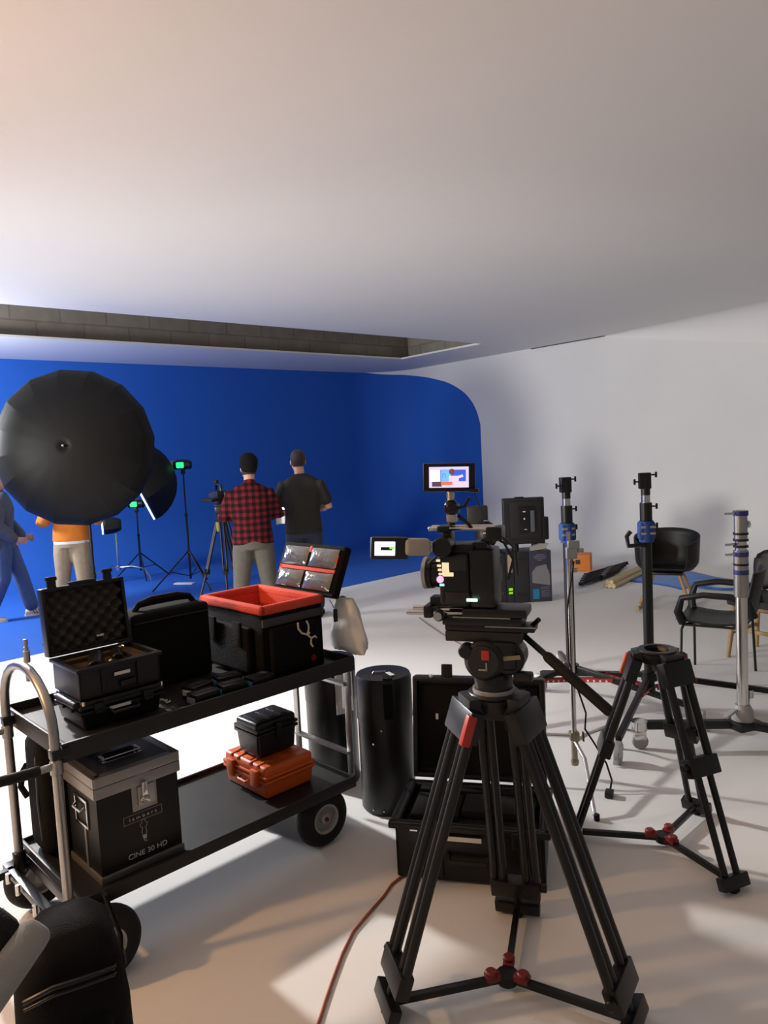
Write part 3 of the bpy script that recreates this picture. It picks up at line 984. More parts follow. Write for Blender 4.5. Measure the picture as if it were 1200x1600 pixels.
def bowl_tripod(name, label, ctr, zb, feet, spreader_c, frac, tw, tsep, lever_cols, head=None, zc=.03, lower_single=False, flip=0):
    """ctr = plan position of the bowl, zb = height of crown top, feet = three plan points; world coordinates"""
    t = thing(name, label, 'tripod', (spreader_c[0], spreader_c[1], 0))
    c = V((ctr[0], ctr[1], zb))
    MB().lathe([(.052, -.02), (.078, -.02), (.082, -.005), (.078, .0), (.056, .0)], o=c, n=36, closed=True).build('bowl', BMETAL, t, True)
    cr = MB()
    for k, f in enumerate(feet):
        f = V((f[0], f[1], 0))
        out = V((f.x - c.x, f.y - c.y, 0)).normalized()
        side = V((-out.y, out.x, 0))
        s0 = c + out * .088 + V((0, 0, -.035))
        cr.beam(c + out * .045 - V((0, 0, .022)), s0 + out * .012, .10, .045, .006)
        leg_d = (f + V((0, 0, .03)) - s0)
        lm = s0 + leg_d * frac
        # upper twin tubes
        lg = MB()
        for q in ((-1, 1) if lower_single else (-1.12, -.62, .62, 1.12)):
            lg.cyl(s0 + side * (q * tsep * (.86 if not lower_single else 1)), lm + side * (q * tsep), tw, n=14)
        lg.box(s0 + leg_d.normalized() * .05, (tsep * 2 + tw * 2 + .012, .045, .10), Matrix((side, side.cross(leg_d.normalized()), leg_d.normalized())).transposed(), .006)
        lg = lg.build('leg', BMETAL, t, True)
        dn = leg_d.normalized()
        rotm = Matrix((side, side.cross(dn), dn)).transposed()
        cl = MB().box(lm - dn * .012, (tsep * 2 + tw * 2 + .014, tw * 2 + .016, .075), rotm, .006)
        cl.cyl(lm - dn * .02 - side * (tsep + tw + .006), lm - dn * .02 - side * (tsep + tw + .03), .016, n=12, bev=.003)
        cl.build('leg_clamp', BMETAL, lg, True)
        fe = f + V((0, 0, .03))
        lo = MB()
        if lower_single:
            for q in (-.8, .8):
                lo.cyl(lm + side * (q * tsep * .75), fe + side * (q * tsep * .75), tw * .8, n=12)
        else:
            lo.cyl(lm - dn * .05, fe, tw * .95, n=12)
        lo.box(fe + V((0, 0, .012)), (tsep * 2 + .03, .04, .05), rotm, .006)
        lo.build('lower_leg', BMETAL, lg, True)
        MB().lathe([(0, 0), (.016, 0), (.024, .012), (.020, .03), (0, .03)], o=f, n=14).build('foot', RUBBER, lg, True)
        if lever_cols[k] is not None:
            MB().box(s0 + side * (flip * (tsep + .012)) + out * .034 - V((0, 0, .05)), (.028, .030, .095), rotm, .006).build('leg_lever', lever_cols[k], lg, True)
    cr.lathe([(.05, -.055), (.07, -.055), (.085, -.03), (.085, -.012), (.05, -.012)], o=c, n=24, closed=True)
    cr.build('crown', BMETAL, t, True)
    sp = V((spreader_c[0], spreader_c[1], zc))
    hub = MB().lathe([(0, -.016), (.034, -.016), (.034, .016), (0, .016)], o=sp, n=20).build('spreader_hub', BMETAL, t, True)
    for f in feet:
        f = V((f[0], f[1], zc + .005))
        d = (f - sp).normalized()
        MB().beam(sp + d * .03, f - d * .03, .022, .024, .004).build('spreader_arm', BMETAL, t, True)
        MB().cyl(sp + d * .055 + V((0, 0, .004)), sp + d * .055 + V((0, 0, .034)), .020, n=16, bev=.004).box(sp + d * .05 + V((0, 0, .012)), (.05, .036, .02), math.atan2(d.y, d.x), .004).build('spreader_knob', DRED, t, True)
    return t, c


TF = [(-.065, 2.17), (.665, 2.05), (.425, 2.62)]
ctr = (.318, 2.27)
t, c = bowl_tripod('video_tripod', 'tall black twin tube video tripod with fluid head in the foreground carrying a camera', ctr, .985, TF, (.325, 2.26), .90, .0150, .068, [RED, None, DRED], zc=.034, flip=1)
RT = thing  # noqa
# quick-clamps that stick out near the feet
for f in TF[:1] + TF[2:]:
    p = V((f[0], f[1], .15))
    MB().tube([p + V((.02, -.03, -.02)), p + V((.06, -.05, -.03)), p + V((.075, -.05, -.015))], .005, 7).build('clip', BMETAL, t, True)
# chunky shoulder pads of the crown
for f in TF:
    out = V((f[0] - c.x, f[1] - c.y, 0)).normalized()
    MB().box(c + out * .078 - V((0, 0, .055)), (.055, .105, .105), math.atan2(out.y, out.x), .014).build('shoulder', DGREY, t, True)
MB().lathe([(.06, .0), (.066, .0), (.066, .012), (.06, .012)], o=c, n=30, closed=True).build('bowl_ring', GREY, t, True)
# fluid head
hz = c.z
hd = MB().lathe([(0, -.06), (.05, -.03), (.058, .0), (.060, .045), (.056, .06), (0, .06)], o=c, n=30).build('fluid_head', BMETAL, t, True)
RYAW = R(-20)
rx = V((math.cos(RYAW), math.sin(RYAW), 0))
ry = V((-math.sin(RYAW), math.cos(RYAW), 0))


def rg(x, y, z):
    return V((c.x, c.y, 0)) + rx * x + ry * y + V((0, 0, z))


HM = Matrix((rx, ry, V((0, 0, 1)))).transposed()
drag = MB().cyl(rg(-.015, -.068, 1.095), rg(-.015, .06, 1.095), .062, n=30, bev=.01)
drag.box(rg(.03, 0, 1.11), (.11, .11, .09), HM, .016, 3).cyl(rg(.055, -.045, 1.10), rg(.055, .045, 1.10), .052, n=24, bev=.006)
drag.build('drag_housing', BMETAL, hd, True)
MB().cyl(rg(-.015, -.064, 1.095), rg(-.015, -.074, 1.095), .050, n=30, bev=.003).build('drag_dial', DGREY, hd, True)
MB().box(rg(-.006, -.0755, 1.118), (.024, .004, .03), HM, .001).build('red_badge', RED, hd, True)
MB().box(rg(-.016, -.0755, 1.072), (.026, .003, .005), HM).box(rg(-.004, -.0755, 1.082), (.004, .003, .024), HM).build('dial_mark', GREY, hd, True)
MB().box(rg(.07, -.0565, 1.108), (.055, .003, .013), HM @ Matrix.Rotation(R(-8), 3, 'Y')).build('name_strip', mat('faded_gold', (.22, .19, .11), .5), hd, True)
MB().cyl(rg(-.07, -.03, 1.125), rg(-.07, -.075, 1.125), .022, n=18, bev=.004).build('tilt_knob', BMETAL, hd, True)
MB().box(rg(.10, -.03, 1.045), (.06, .03, .03), HM, .008).build('pan_lock', BMETAL, hd, True)
MB().box(rg(-.02, 0, 1.165), (.24, .085, .034), HM, .006).build('head_plate', DGREY, hd, True)
# pan handle
h0, h1 = P(806, 982, 2.28), P(955, 1114, 2.05)
d = (h1 - h0)
ph = MB().tube([rg(.09, .04, 1.15), h0 + V((0, 0, -.01)), h0 + d * .05, h0 + d * .35], .010, 10).cyl(h0, h0 + V((.02, .0, .02)), .02, n=12, bev=.004).build('pan_handle', BMETAL, t, True)
MB().tube([h0 + d * .33, h0 + d * .36, h0 + d * .97, h1], [.012, .0165, .0165, .014], 12).build('handle_grip', RUBBER, ph, True)
MB().tube([h0 + d * .08, P(842, 968, 2.2)], .008, 8).build('handle_lever', BMETAL, ph, True)

# ---------------------------------------------------------------- cinema camera on the tripod (local x towards its back)
k_ = thing('cinema_camera', 'black cinema camera rig with lit top monitor, side viewfinder screen and rails', 'camera', (c.x, c.y, 1.183), RYAW)


def L(mb, name, mt, parent=None, ang=38):
    mb.xf(Matrix.Translation((0, 0, -1.183)))
    return mb.build(name, mt, parent or k_, ang=ang)


L(MB().box((.0, 0, 1.192), (.28, .08, .018), bev=.004).box((-.02, 0, 1.215), (.25, .105, .026), bev=.006).box((.02, 0, 1.243), (.20, .11, .028), bev=.008), 'base_plate', BMETAL)
L(MB().box((-.02, -.05, 1.2285), (.18, .006, .003)).box((.07, -.045, 1.2005), (.16, .008, .003)), 'plate_edge', ALU)
for y in (-.035, .035):
    L(MB().cyl((-.265, y, 1.237), (-.08, y, 1.237), .008, n=12, bev=.002), 'support_rod', CHROME)
L(MB().box((-.19, 0, 1.242), (.03, .11, .04), bev=.008).box((-.165, 0, 1.27), (.05, .05, .03), bev=.006).cyl((-.15, -.05, 1.235), (-.15, -.072, 1.235), .018, n=16, bev=.003), 'rod_bracket', BMETAL)
L(MB().cyl((-.15, -.073, 1.235), (-.15, -.079, 1.235), .013, n=14), 'bracket_knob', STEEL)
body = L(MB().box((-.098, 0, 1.345), (.095, .125, .165), bev=.012, seg=3).box((-.085, 0, 1.435), (.10, .09, .045), bev=.012).box((-.098, -.0625, 1.285), (.08, .006, .03), bev=.002), 'body', BMETAL)
L(MB().box((-.092, -.0635, 1.400), (.07, .004, .045), bev=.001), 'side_panel', DGREY, body)
L(MB().box((-.088, -.0635, 1.292), (.075, .008, .035), bev=.001), 'side_panel', DGREY, body)
L(MB().box((-.012, 0, 1.35), (.078, .115, .18), bev=.012).box((-.02, 0, 1.445), (.05, .07, .035), bev=.01), 'battery_pack', BMETAL)
for i, z in enumerate((1.408, 1.392, 1.379, 1.366)):
    L(MB().box((-.145 + .002 * i, -.064, z), (.012, .005, .007), bev=.001), 'button', AMBER, body)
L(MB().box((-.122, -.0645, 1.385), (.022, .005, .034), bev=.001).box((-.115, -.0645, 1.365), (.034, .005, .012), bev=.001), 'lit_panel', AMBER, body)
L(MB().cyl((-.141, -.060, 1.349), (-.141, -.067, 1.349), .011, n=16), 'record_button', PINKLED, body)
L(MB().box((-.136, -.0645, 1.332), (.014, .005, .007), bev=.001), 'status_light', glow('mint_led', (.3, 1, .7), 1.5), body)
L(MB().box((-.042, -.068, 1.287), (.034, .006, .009), bev=.002), 'display_strip', glow('pale_green_display', (.55, 1.0, .75), 2.6), body)
L(MB().lathe([(.0, .0), (.036, .0), (.044, .003), (.050, .008), (.050, .03), (.046, .034), (.046, .055), (.042, .06), (.042, .075), (.0, .075)], o=(-.212, .01, 1.357), axis=(1, 0, 0), n=32), 'lens', BMETAL)
L(MB().lathe([(.040, .0), (.0515, .004), (.0515, .016), (.046, .017)], o=(-.215, .01, 1.357), axis=(1, 0, 0), n=32, closed=True), 'lens_ring', STEEL)
L(MB().lathe([(.0, .012), (.036, .012), (.036, .014), (.0, .014)], o=(-.223, .01, 1.357), axis=(1, 0, 0), n=28), 'lens_glass', mat('lens_glass', (.01, .01, .02), .05, 0, coat=1))
# top handle with twin rods
for y in (-.02, .02):
    L(MB().cyl((-.185, y, 1.503), (.03, y, 1.503), .007, n=12, bev=.002), 'handle_rod', CHROME)
L(MB().box((-.135, 0, 1.500), (.04, .06, .022), bev=.005).box((.025, 0, 1.485), (.05, .07, .045), bev=.008).beam((.02, 0, 1.475), (-.03, 0, 1.44), .035, .03, .006).box((-.125, 0, 1.475), (.03, .05, .05), bev=.006), 'top_bracket', BMETAL)
# viewfinder: pivot disc, cream sleeve, small screen facing the operator
L(MB().cyl((-.125, -.095, 1.452), (-.125, -.045, 1.452), .031, n=24, bev=.004).cyl((-.125, -.04, 1.452), (-.125, .0, 1.452), .02, n=16), 'viewfinder_pivot', BMETAL)
QY = Matrix.Rotation(-RYAW + R(6), 4, 'Z')


def face(mm, mb):
    return mb.xf(mm)


VM = Matrix.Translation((-.15, -.075, 1.452)) @ QY @ Matrix.Rotation(R(4), 4, 'Y')
L(MB().cyl((-.02, 0, 0), (.01, 0, 0), .017, n=14).xf(VM), 'viewfinder_joint', STEEL)
L(MB().box((-.055, 0, 0), (.08, .05, .052), bev=.014, seg=3).xf(VM), 'viewfinder_sleeve', mat('cream_leather', (.36, .33, .28), .7))
vf = L(MB().box((-.142, 0, -.004), (.115, .03, .068), bev=.006).xf(VM), 'viewfinder_screen', DGREY)
L(MB().box((-.157, -.0158, -.004), (.062, .002, .042), bev=.0005).xf(VM), 'picture', WHITEGLOW, vf)
L(MB().box((-.152, -.0172, -.004), (.036, .002, .010)).xf(VM), 'picture_subject', DGREY, vf)
L(MB().box((-.135, -.0172, -.002), (.016, .002, .006)).xf(VM), 'picture_tint', GLED, vf)
L(MB().tube([(-.15, -.06, 1.42), (-.175, -.06, 1.40), (-.16, -.03, 1.395), (-.14, -.02, 1.41)], .004, 8), 'viewfinder_cable', BLACK)
# top monitor on an articulated arm
MM = Matrix.Translation((-.108, -.03, 1.663)) @ Matrix.Rotation(-RYAW - R(2), 4, 'Z') @ Matrix.Rotation(R(2), 4, 'Y')
mo = L(MB().box((0, 0, 0), (.160, .024, .088), bev=.004).box((0, .012, 0), (.12, .02, .06), bev=.006).xf(MM), 'monitor', BLACK)
sx, sz = .122, .064


def scr(mb, cx, cz, wx, wz, lay):
    return mb.box((cx, -.0123 - .0006 * lay, cz), (wx, .0006, wz))


L(scr(MB(), -.001, .001, sx, sz, 0).xf(MM), 'picture', glow('pale_violet_screen', (.80, .66, .95), 1.0), mo)
L(scr(MB(), .012, .006, .078, .036, 1).xf(MM), 'picture_backdrop', glow('blue_screen', (.05, .13, .70), 1.0), mo)
mb = MB()
for i in range(5):
    scr(mb, -.022 + .006 * i, .006, .006, .034, 2)
L(mb.xf(MM), 'picture_glow', glow('cyan_screen', (.2, .55, .95), 1.0), mo)
L(scr(MB(), -.043, .006, .028, .034, 2).xf(MM), 'picture_highlight', WHITEGLOW, mo)
mb = scr(MB(), -.038, -.020, .03, .015, 3)
L(mb.xf(MM), 'picture_shade', glow('dark_screen', (.12, .07, .10), .8), mo)
mb = scr(MB(), -.008, -.018, .035, .010, 4)
L(mb.xf(MM), 'picture_accent', glow('red_screen', (1.0, .14, .10), 1.2), mo)
mb = MB()
scr(mb, .014, -.004, .030, .018, 3).box((.028, -.0145, .001), (.030, .0006, .008), Matrix.Rotation(R(-18), 3, 'Y'))
mb.prism([(.0, -.024), (.022, -.012), (.05, -.014), (.058, -.026), (.02, -.029)], (0, -.0142, 0), (1, 0, 0), (0, 0, 1), (0, -.0006, 0))
L(mb.xf(MM), 'picture_subject', glow('pink_white_screen', (1.0, .70, .80), 1.0), mo)
L(MB().cyl((.008, -.0143, .018), (.008, -.0149, .018), .009, n=16).xf(MM), 'picture_head', glow('brown_screen', (.22, .08, .10), .8), mo)
mb = MB().box((-.036, -.0145, .006), (.0012, .0006, .012))
for a in (-.014, -.007):
    mb.box((a - .006, -.0145, .006), (.0012, .0006, .014))
mb.box((-.0165, -.0145, .012), (.007, .0006, .0012))
L(mb.xf(MM), 'picture_marks', glow('blue_mark_screen', (.1, .2, .6), .8), mo)
L(MB().cyl((-.108, -.02, 1.590), (-.108, -.02, 1.622), .010, n=12, bev=.002).box((-.108, -.02, 1.606), (.022, .016, .02), bev=.003), 'monitor_foot', STEEL)
L(MB().ball((-.108, -.02, 1.573), .022).box((-.105, -.02, 1.565), (.045, .04, .03), bev=.008).cyl((-.108, -.02, 1.55), (-.108, -.02, 1.513), .012, n=12).tube([(-.09, -.03, 1.565), (-.06, -.035, 1.575), (-.045, -.035, 1.60)], .005, 7)
  .tube([(-.085, -.03, 1.545), (-.05, -.03, 1.515), (-.045, -.03, 1.505)], .006, 7), 'monitor_arm', BMETAL)
L(MB().box((-.106, -.02, 1.535), (.03, .03, .024), bev=.003), 'arm_block', STEEL)
L(MB().box((-.03, -.03, 1.62), (.03, .014, .012), bev=.004).tube([(-.03, -.03, 1.62), (-.018, -.03, 1.58), (.0, -.03, 1.54)], .002, 6), 'monitor_plug', BLACK)
L(MB().tube([(.0, .0, 1.455), (.05, -.03, 1.475), (.09, -.03, 1.44), (.095, -.03, 1.36)], .004, 7).tube([(.03, .0, 1.465), (.06, -.05, 1.46), (.085, -.05, 1.41), (.07, -.06, 1.35)], .004, 7), 'cable', BLACK)

# ---------------------------------------------------------------- second video tripod, without a camera
TF2 = [(.775, 3.13), (1.27, 2.70), (1.385, 3.30)]
c2 = (1.125, 3.05)
t, c = bowl_tripod('video_tripod', 'empty black video tripod with open bowl standing behind the camera tripod', c2, .868, TF2, (1.135, 3.05), .50, .0170, .050, [mat('orange_red_plastic', (.52, .06, .012), .4), None, DRED], zc=.035, lower_single=True, flip=-1)

# ---------------------------------------------------------------- combo stands (black column, blue strapped collar, braced legs on castors)


def tknob(mb, p, d, r=.007):
    d = V(d)
    mb.cyl(p, V(p) + d * .035, .005, n=8)
    q = V(p) + d * .035
    z = V((0, 0, 1))
    mb.box(q, (.012, .012, .035), None, .003)
    return mb


def combo_stand(x, y, rz, label, top, legs, clamp_z, colyaw):
    t = thing('combo_stand', label, 'light stand', (x, y, 0), 0, 'black combo stands')
    MB().cyl((0, 0, .20), (0, 0, top - .42), .031, n=24).build('column', BMETAL, t)
    MB().cyl((0, 0, top - .43), (0, 0, top - .32), .026, n=20).build('inner_tube', CHROME, t)
    MB().box((0, 0, top - .36), (.10, .075, .115), colyaw, .02, 3).cyl((0, 0, top - .43), (0, 0, top - .30), .045, n=20).build('blue_collar', BLUESTRAP, t)
    sl = MB()
    for z in (top - .335, top - .375):
        sl.box((0, -.040, z), (.085, .006, .014), colyaw, .002)
    sl.build('strap_end', mat('tan_webbing', (.30, .26, .20), .8), t)
    MB().cyl((0, 0, top - .30), (0, 0, top - .185), .037, n=24, bev=.004).build('lower_sleeve', BMETAL, t)
    MB().cyl((0, 0, top - .20), (0, 0, top - .13), .027, n=20).build('riser', CHROME, t)
    MB().cyl((0, 0, top - .14), (0, 0, top - .03), .028, n=20, bev=.002).box((-.004, 0, top - .05), (.07, .05, .10), colyaw, .006).build('receiver', BMETAL, t)
    for sgn, z in ((1, top - .015), (-1, top - .055), (1, top - .21), (1, top - .33)):
        dd = V((math.cos(colyaw), math.sin(colyaw), 0)) * sgn
        tknob(MB(), dd * .03 + V((0, 0, z)), dd).build('tee_knob', BMETAL, t)
    MB().lathe([(.032, .0), (.05, .0), (.05, .05), (.032, .05)], o=(0, 0, .235), n=20, closed=True).lathe([(.0, .0), (.035, .0), (.035, .04), (.0, .04)], o=(0, 0, .165), n=20).build('leg_collar', BMETAL, t)
    for a, ln in legs:
        d = V((math.cos(a), math.sin(a), 0))
        p0 = d * .045 + V((0, 0, .262))
        p1 = d * ln + V((0, 0, .135))
        lg = MB().beam(p0, p1, .034, .034, .004).build('leg', BMETAL, t)
        s = V((-d.y, d.x, 0))
        br = MB()
        b0, b1 = d * .04 + V((0, 0, .185)), p0.lerp(p1, .33)
        for q in (-.019, .019):
            br.beam(b0 + s * q, b1 + s * q + V((0, 0, .005)), .004, .024)
        br.build('brace', BRACE, lg)
        hl = MB()
        for i in range(1, 6):
            for q in (-.0215, .0215):
                h = b0.lerp(b1, i / 6.0) + s * q
                hl.cyl(h - s * .0012, h + s * .0012, .007, n=10)
        hl.build('brace_hole', LABEL, lg)
        wp = p1 + d * .01
        wh = MB().cyl(V((wp.x, wp.y, .05)) + s * .016, V((wp.x, wp.y, .05)) - s * .016, .05, n=24, bev=.006).build('castor', GREY, lg)
        MB().box((wp.x + d.x * .012, wp.y + d.y * .012, .085), (.055, .05, .08), a, .014, 3).build('castor_hood', mat('pale_grey_plastic', (.5, .5, .49), .45), wh)
        MB().beam(V((wp.x, wp.y, .06)) + d * .03, V((wp.x, wp.y, .012)) + d * .055, .03, .008, .002).build('brake_pedal', GREY, wh)
    return t


combo_stand(1.195, 4.80, 0, 'black combo stand with blue collar standing nearer the gear boxes', 1.53, [(R(205), .80), (R(-40), .80), (R(82), .80)], 0, R(8))
combo_stand(1.625, 4.55, 0, 'black combo stand with blue collar rising behind the empty tripod', 1.545, [(R(238), .78), (R(-4), .78), (R(135), .80)], 0, R(-5))
# camera clamp arm seen at the collar of the second stand is part of it
ar = [o for o in C.objects if o.name.startswith('combo_stand')][-1]
MB().tube([(-.03, -.03, 1.10), (-.13, -.05, 1.10), (-.14, -.05, 1.16), (-.115, -.05, 1.19)], .014, 8).build('side_bracket', BMETAL, ar)
ar = [o for o in C.objects if o.name.startswith('combo_stand')][-2]

# ---------------------------------------------------------------- chrome roller stand at the right
RX, RY = 1.945, 4.0
t = thing('roller_stand', 'chrome roller stand with navy bands and black castor legs at the right', 'light stand', (RX, RY, 0))
MB().cyl((0, 0, .16), (0, 0, .90), .030, n=24).build('column', CHROME, t)
MB().cyl((0, 0, .86), (0, 0, 1.12), .038, n=24, bev=.003).build('lower_sleeve', ALU, t)
MB().cyl((0, 0, 1.10), (0, 0, 1.20), .030, n=24, bev=.003).build('riser', CHROME, t)
MB().cyl((0, 0, 1.18), (0, 0, 1.33), .034, n=24, bev=.003).cyl((0, 0, 1.315), (0, 0, 1.338), .036, n=24, bev=.002).build('receiver', ALU, t)
for z in (.985, 1.085, 1.31):
    MB().lathe([(.037, 0), (.0395, 0), (.0395, .026), (.037, .026)], o=(0, 0, z), n=24, closed=True).build('navy_band', NAVY, t)
for z in (1.01 + .025, 1.135, 1.17, 1.205):
    MB().lathe([(.034, 0), (.0392, 0), (.0392, .012), (.034, .012)], o=(0, 0, z), n=24, closed=True).build('black_ring', BLACK, t)
for z in (1.325, 1.155, 1.10):
    MB().cyl((-.03, -.01, z), (-.075, -.02, z), .006, n=8).box((-.08, -.022, z), (.03, .012, .014), None, .003).build('tee_knob', CHROME, t)
MB().cyl((.03, 0, 1.26), (.05, 0, 1.26), .02, n=12, bev=.004).build('round_knob', CHROME, t)
MB().lathe([(.03, 0), (.06, 0), (.055, .07), (.04, .10), (.031, .10)], o=(0, 0, .15), n=24, closed=True).build('base_collar', GREY, t)
MB().beam((-.05, -.02, .23), (-.12, -.05, .20), .03, .014, .003).build('release_lever', GREY, t)
MB().box((0, 0, .14), (.15, .13, .05), R(20), .012).build('hub', BMETAL, t)
for a in (R(174), R(-38), R(62)):
    d = V((math.cos(a), math.sin(a), 0))
    lg = MB().beam(d * .05 + V((0, 0, .14)), d * .52 + V((0, 0, .14)), .045, .045, .005).build('leg', BMETAL, t)
    s = V((-d.y, d.x, 0))
    wp = d * .56
    wh = MB().cyl(wp + s * .015 + V((0, 0, .045)), wp - s * .015 + V((0, 0, .045)), .045, n=24, bev=.006).build('castor', GREY, lg)
    MB().lathe([(0, .0), (.045, .0), (.045, .05), (0, .05)], o=wp + V((0, 0, .115)), n=18).box(wp + V((0, 0, .085)), (.07, .045, .06), a, .012).build('castor_fork', CHROME, wh)
    MB().beam(wp + d * .03 + V((0, 0, .10)), wp + d * .085 + V((0, 0, .115)), .03, .008, .002).build('brake_pedal', CHROME, wh)

# ---------------------------------------------------------------- chrome C-stand
t = thing('c_stand', 'slim chrome stand with thin swivel legs and cable between tripod and combo stand', 'light stand', (.935, 3.74, 0))
MB().cyl((0, 0, .14), (0, 0, 1.20), .0135, n=16).build('pole', CHROME, t)
MB().cyl((0, 0, 1.14), (0, 0, 1.30), .011, n=14).build('riser', CHROME, t)
MB().box((.012, -.005, 1.19), (.055, .04, .06), None, .006).cyl((.03, 0, 1.20), (.075, -.01, 1.20), .014, n=12, bev=.003).box((.02, -.02, 1.235), (.06, .03, .04), None, .006).build('grip_head', STEEL, t)
MB().cyl((-.005, -.0, 1.10), (.04, -.01, 1.10), .012, n=12).build('pole_knob', STEEL, t)
MB().box((0, 0, .225), (.05, .05, .045), None, .008).cyl((0, 0, .10), (0, 0, .2), .016, n=14, bev=.004).lathe([(0, 0), (.018, .008), (.022, .03), (.012, .055), (0, .055)], o=(0, 0, .06), n=16).build('leg_boss', mat('old_brass', (.30, .26, .18), .4, 1.0), t)
MB().box((.045, -.01, .222), (.008, .02, .05), None, .002).build('leg_knob', DRED, t)
foot = V((.915, 3.285, 0)) - V((.935, 3.74, 0))
for k, pts in enumerate(([(0, -.02, .20), (.02, -.12, .15), foot.lerp(V((0, 0, 0)), .25) + V((0, 0, .09)), foot + V((-.004, .02, .02)), foot + V((0, 0, .012))],
                         [(-.02, 0, .225), (-.2, .02, .235), (-.38, .04, .20), (-.50, .05, .05), (-.505, .05, .012)],
                         [(.02, .02, .19), (.1, .1, .19), (.26, .25, .17), (.34, .32, .05), (.345, .325, .012)])):
    lg = MB().tube(pts, .0105, 10).build('leg', CHROME, t)
    e = V(pts[-1])
    MB().cyl(e - V((0, 0, .012)), e + V((0, 0, .02)), .014, n=12, bev=.003).build('foot', RUBBER, lg)
cb_ = MB().tube([(.02, -.02, 1.15), (-.022, -.02, .9), (-.02, -.02, .62), (.03, -.02, .45), (.06, -.02, .35), (.05, -.03, .27), (.09, -.06, .20), (.13, -.12, .12), (.14, -.17, .055), (.12, -.20, .012)], .005, 8).build('power_cord', BLACK, t)
MB().box((.108, -.23, .016), (.04, .055, .03), R(-25), .006).build('plug', BLACK, cb_)
# ---------------------------------------------------------------- gear stacked on the floor behind the camera
CARD = mat('dark_printed_carton', (.016, .016, .02), .5)
CARD2 = mat('navy_printed_carton', (.035, .035, .06), .45)
gx = V((1.175, 8.08, 0))
grz = R(4)
boxes = [(0.0, .145, 'tall black equipment carton, leftmost of the row on the floor behind the camera', CARD),
         (.15, .085, 'dark equipment carton with cream label and green tag in the row behind the camera', CARD),
         (.24, .165, 'black equipment carton between the cream labelled one and the printed one', CARD),
         (.41, .25, 'navy printed carton with grey picture, rightmost of the row behind the camera', CARD2)]
cs = math.cos(grz), math.sin(grz)
for i, (x0, wd, lab, mt) in enumerate(boxes):
    hh = (.55, .575, .575, .575)[i]
    t = thing('carton', lab, 'box', gx + V((x0 * cs[0], x0 * cs[1], 0)), grz, 'cartons in a row behind the camera')
    MB().box((wd / 2, .17, hh / 2), (wd, .34, hh), bev=.004).build('box', mt, t)
    if i == 0:
        MB().box((wd * .55, -.001, .36), (.05, .003, .18)).box((wd * .5, -.001, .12), (.08, .003, .02)).build('faded_label', mat('faded_brown_label', (.06, .045, .035), .6), t)
    if i == 1:
        MB().box((wd * .5, -.001, .45), (.05, .003, .20)).build('cream_label', mat('cream_label', (.42, .35, .27), .6), t)
        MB().box((wd * .5, -.001, .12), (.045, .003, .022)).box((wd * .5, -.001, .16), (.045, .003, .03)).build('green_tag', glow('green_tag_glow', (.35, .95, .02), .7), t)  # carton tag is no lamp; its brightness is emission put into the colour
    if i == 2:
        MB().box((wd * .5, -.001, .50), (.10, .003, .03)).box((wd * .5, -.001, .09), (.11, .003, .05)).box((wd * .5, -.001, .45), (.09, .003, .008)).build('grey_label', DGREY, t)
    if i == 3:
        MB().prism([(.03, .22), (.23, .18), (.23, .30), (.19, .42), (.08, .40), (.03, .34)], (0, -.002, 0), (1, 0, 0), (0, 0, 1), (0, .002, 0)).build('printed_picture', mat('printed_grey', (.20, .20, .22), .5), t)
        MB().box((.07, -.001, .09), (.07, .003, .11)).build('blue_print', mat('printed_cyan', (.01, .20, .42), .5), t)
        mb = MB()
        PL = mat('printed_lilac', (.18, .17, .26), .5)
        for z, wdt in ((.53, .10), (.51, .14), (.49, .12), (.47, .06)):
            mb.box((.125, -.001, z), (wdt, .003, .008))
        mb.build('printed_lines', PL, t)
        mb = MB()
        for z in (.165, .145, .12, .10, .08, .06):
            mb.box((.175, -.001, z), (.10, .003, .006))
        mb.build('printed_lines', PL, t)


def gp_(x, y, z):
    return gx + V((x * cs[0] - y * cs[1], x * cs[1] + y * cs[0], z))


t = thing('light_panel', 'large black square studio light panel standing on top of the gear cartons', 'studio light', gp_(.20, .17, .576), R(-3))
# panel leaning slightly: frame with a stepped back facing the room
mb = MB().box((.20, 0, .33), (.46, .10, .52), bev=.012, seg=3).box((.22, -.055, .34), (.34, .03, .42), bev=.008)
mb.build('housing', DGREY, t)
MB().box((.22, -.08, .35), (.17, .03, .30), bev=.01).build('driver_box', BMETAL, t)
MB().box((.29, -.097, .33), (.045, .006, .24), bev=.002).build('side_label', mat('slate_label', (.09, .10, .14), .4), t)
MB().box((.20, -.096, .44), (.03, .004, .012)).box((.21, -.096, .24), (.03, .004, .008)).box((.20, -.096, .36), (.015, .004, .02)).build('white_mark', LABEL, t)
MB().box((.44, -.02, .24), (.07, .08, .26), bev=.02).build('yoke', BMETAL, t)
for q in (.1, .32):
    MB().cyl((q, 0, .0), (q, 0, .09), .04, n=14).build('foot', BMETAL, t)
MB().box((.16, .0, .595), (.1, .06, .012), bev=.004).build('top_latch', BMETAL, t)
t = thing('studio_light', 'rounded black studio lamp head with brass ring beside the square light panel', 'studio light', gp_(-.12, .16, .552), R(-8))
MB().cyl((.09, .0, .0), (.09, .0, .10), .05, n=18, bev=.006).ball((.09, -.02, .22), (.13, .12, .16)).box((.0, .05, .42), (.24, .10, .26), bev=.03).build('housing', DGREY, t)
MB().lathe([(.02, 0), (.032, 0), (.032, .012), (.02, .012)], o=(.10, -.135, .30), axis=(0, 0, 1), n=18, closed=True).build('brass_ring', mat('brass_ring_metal', (.65, .45, .12), .3, 1.0), t)
MB().box((.095, -.145, .255), (.07, .02, .018), bev=.004).ball((.15, -.125, .24), .022).build('clamp_plate', mat('pale_metal', (.6, .55, .48), .35, .8), t)
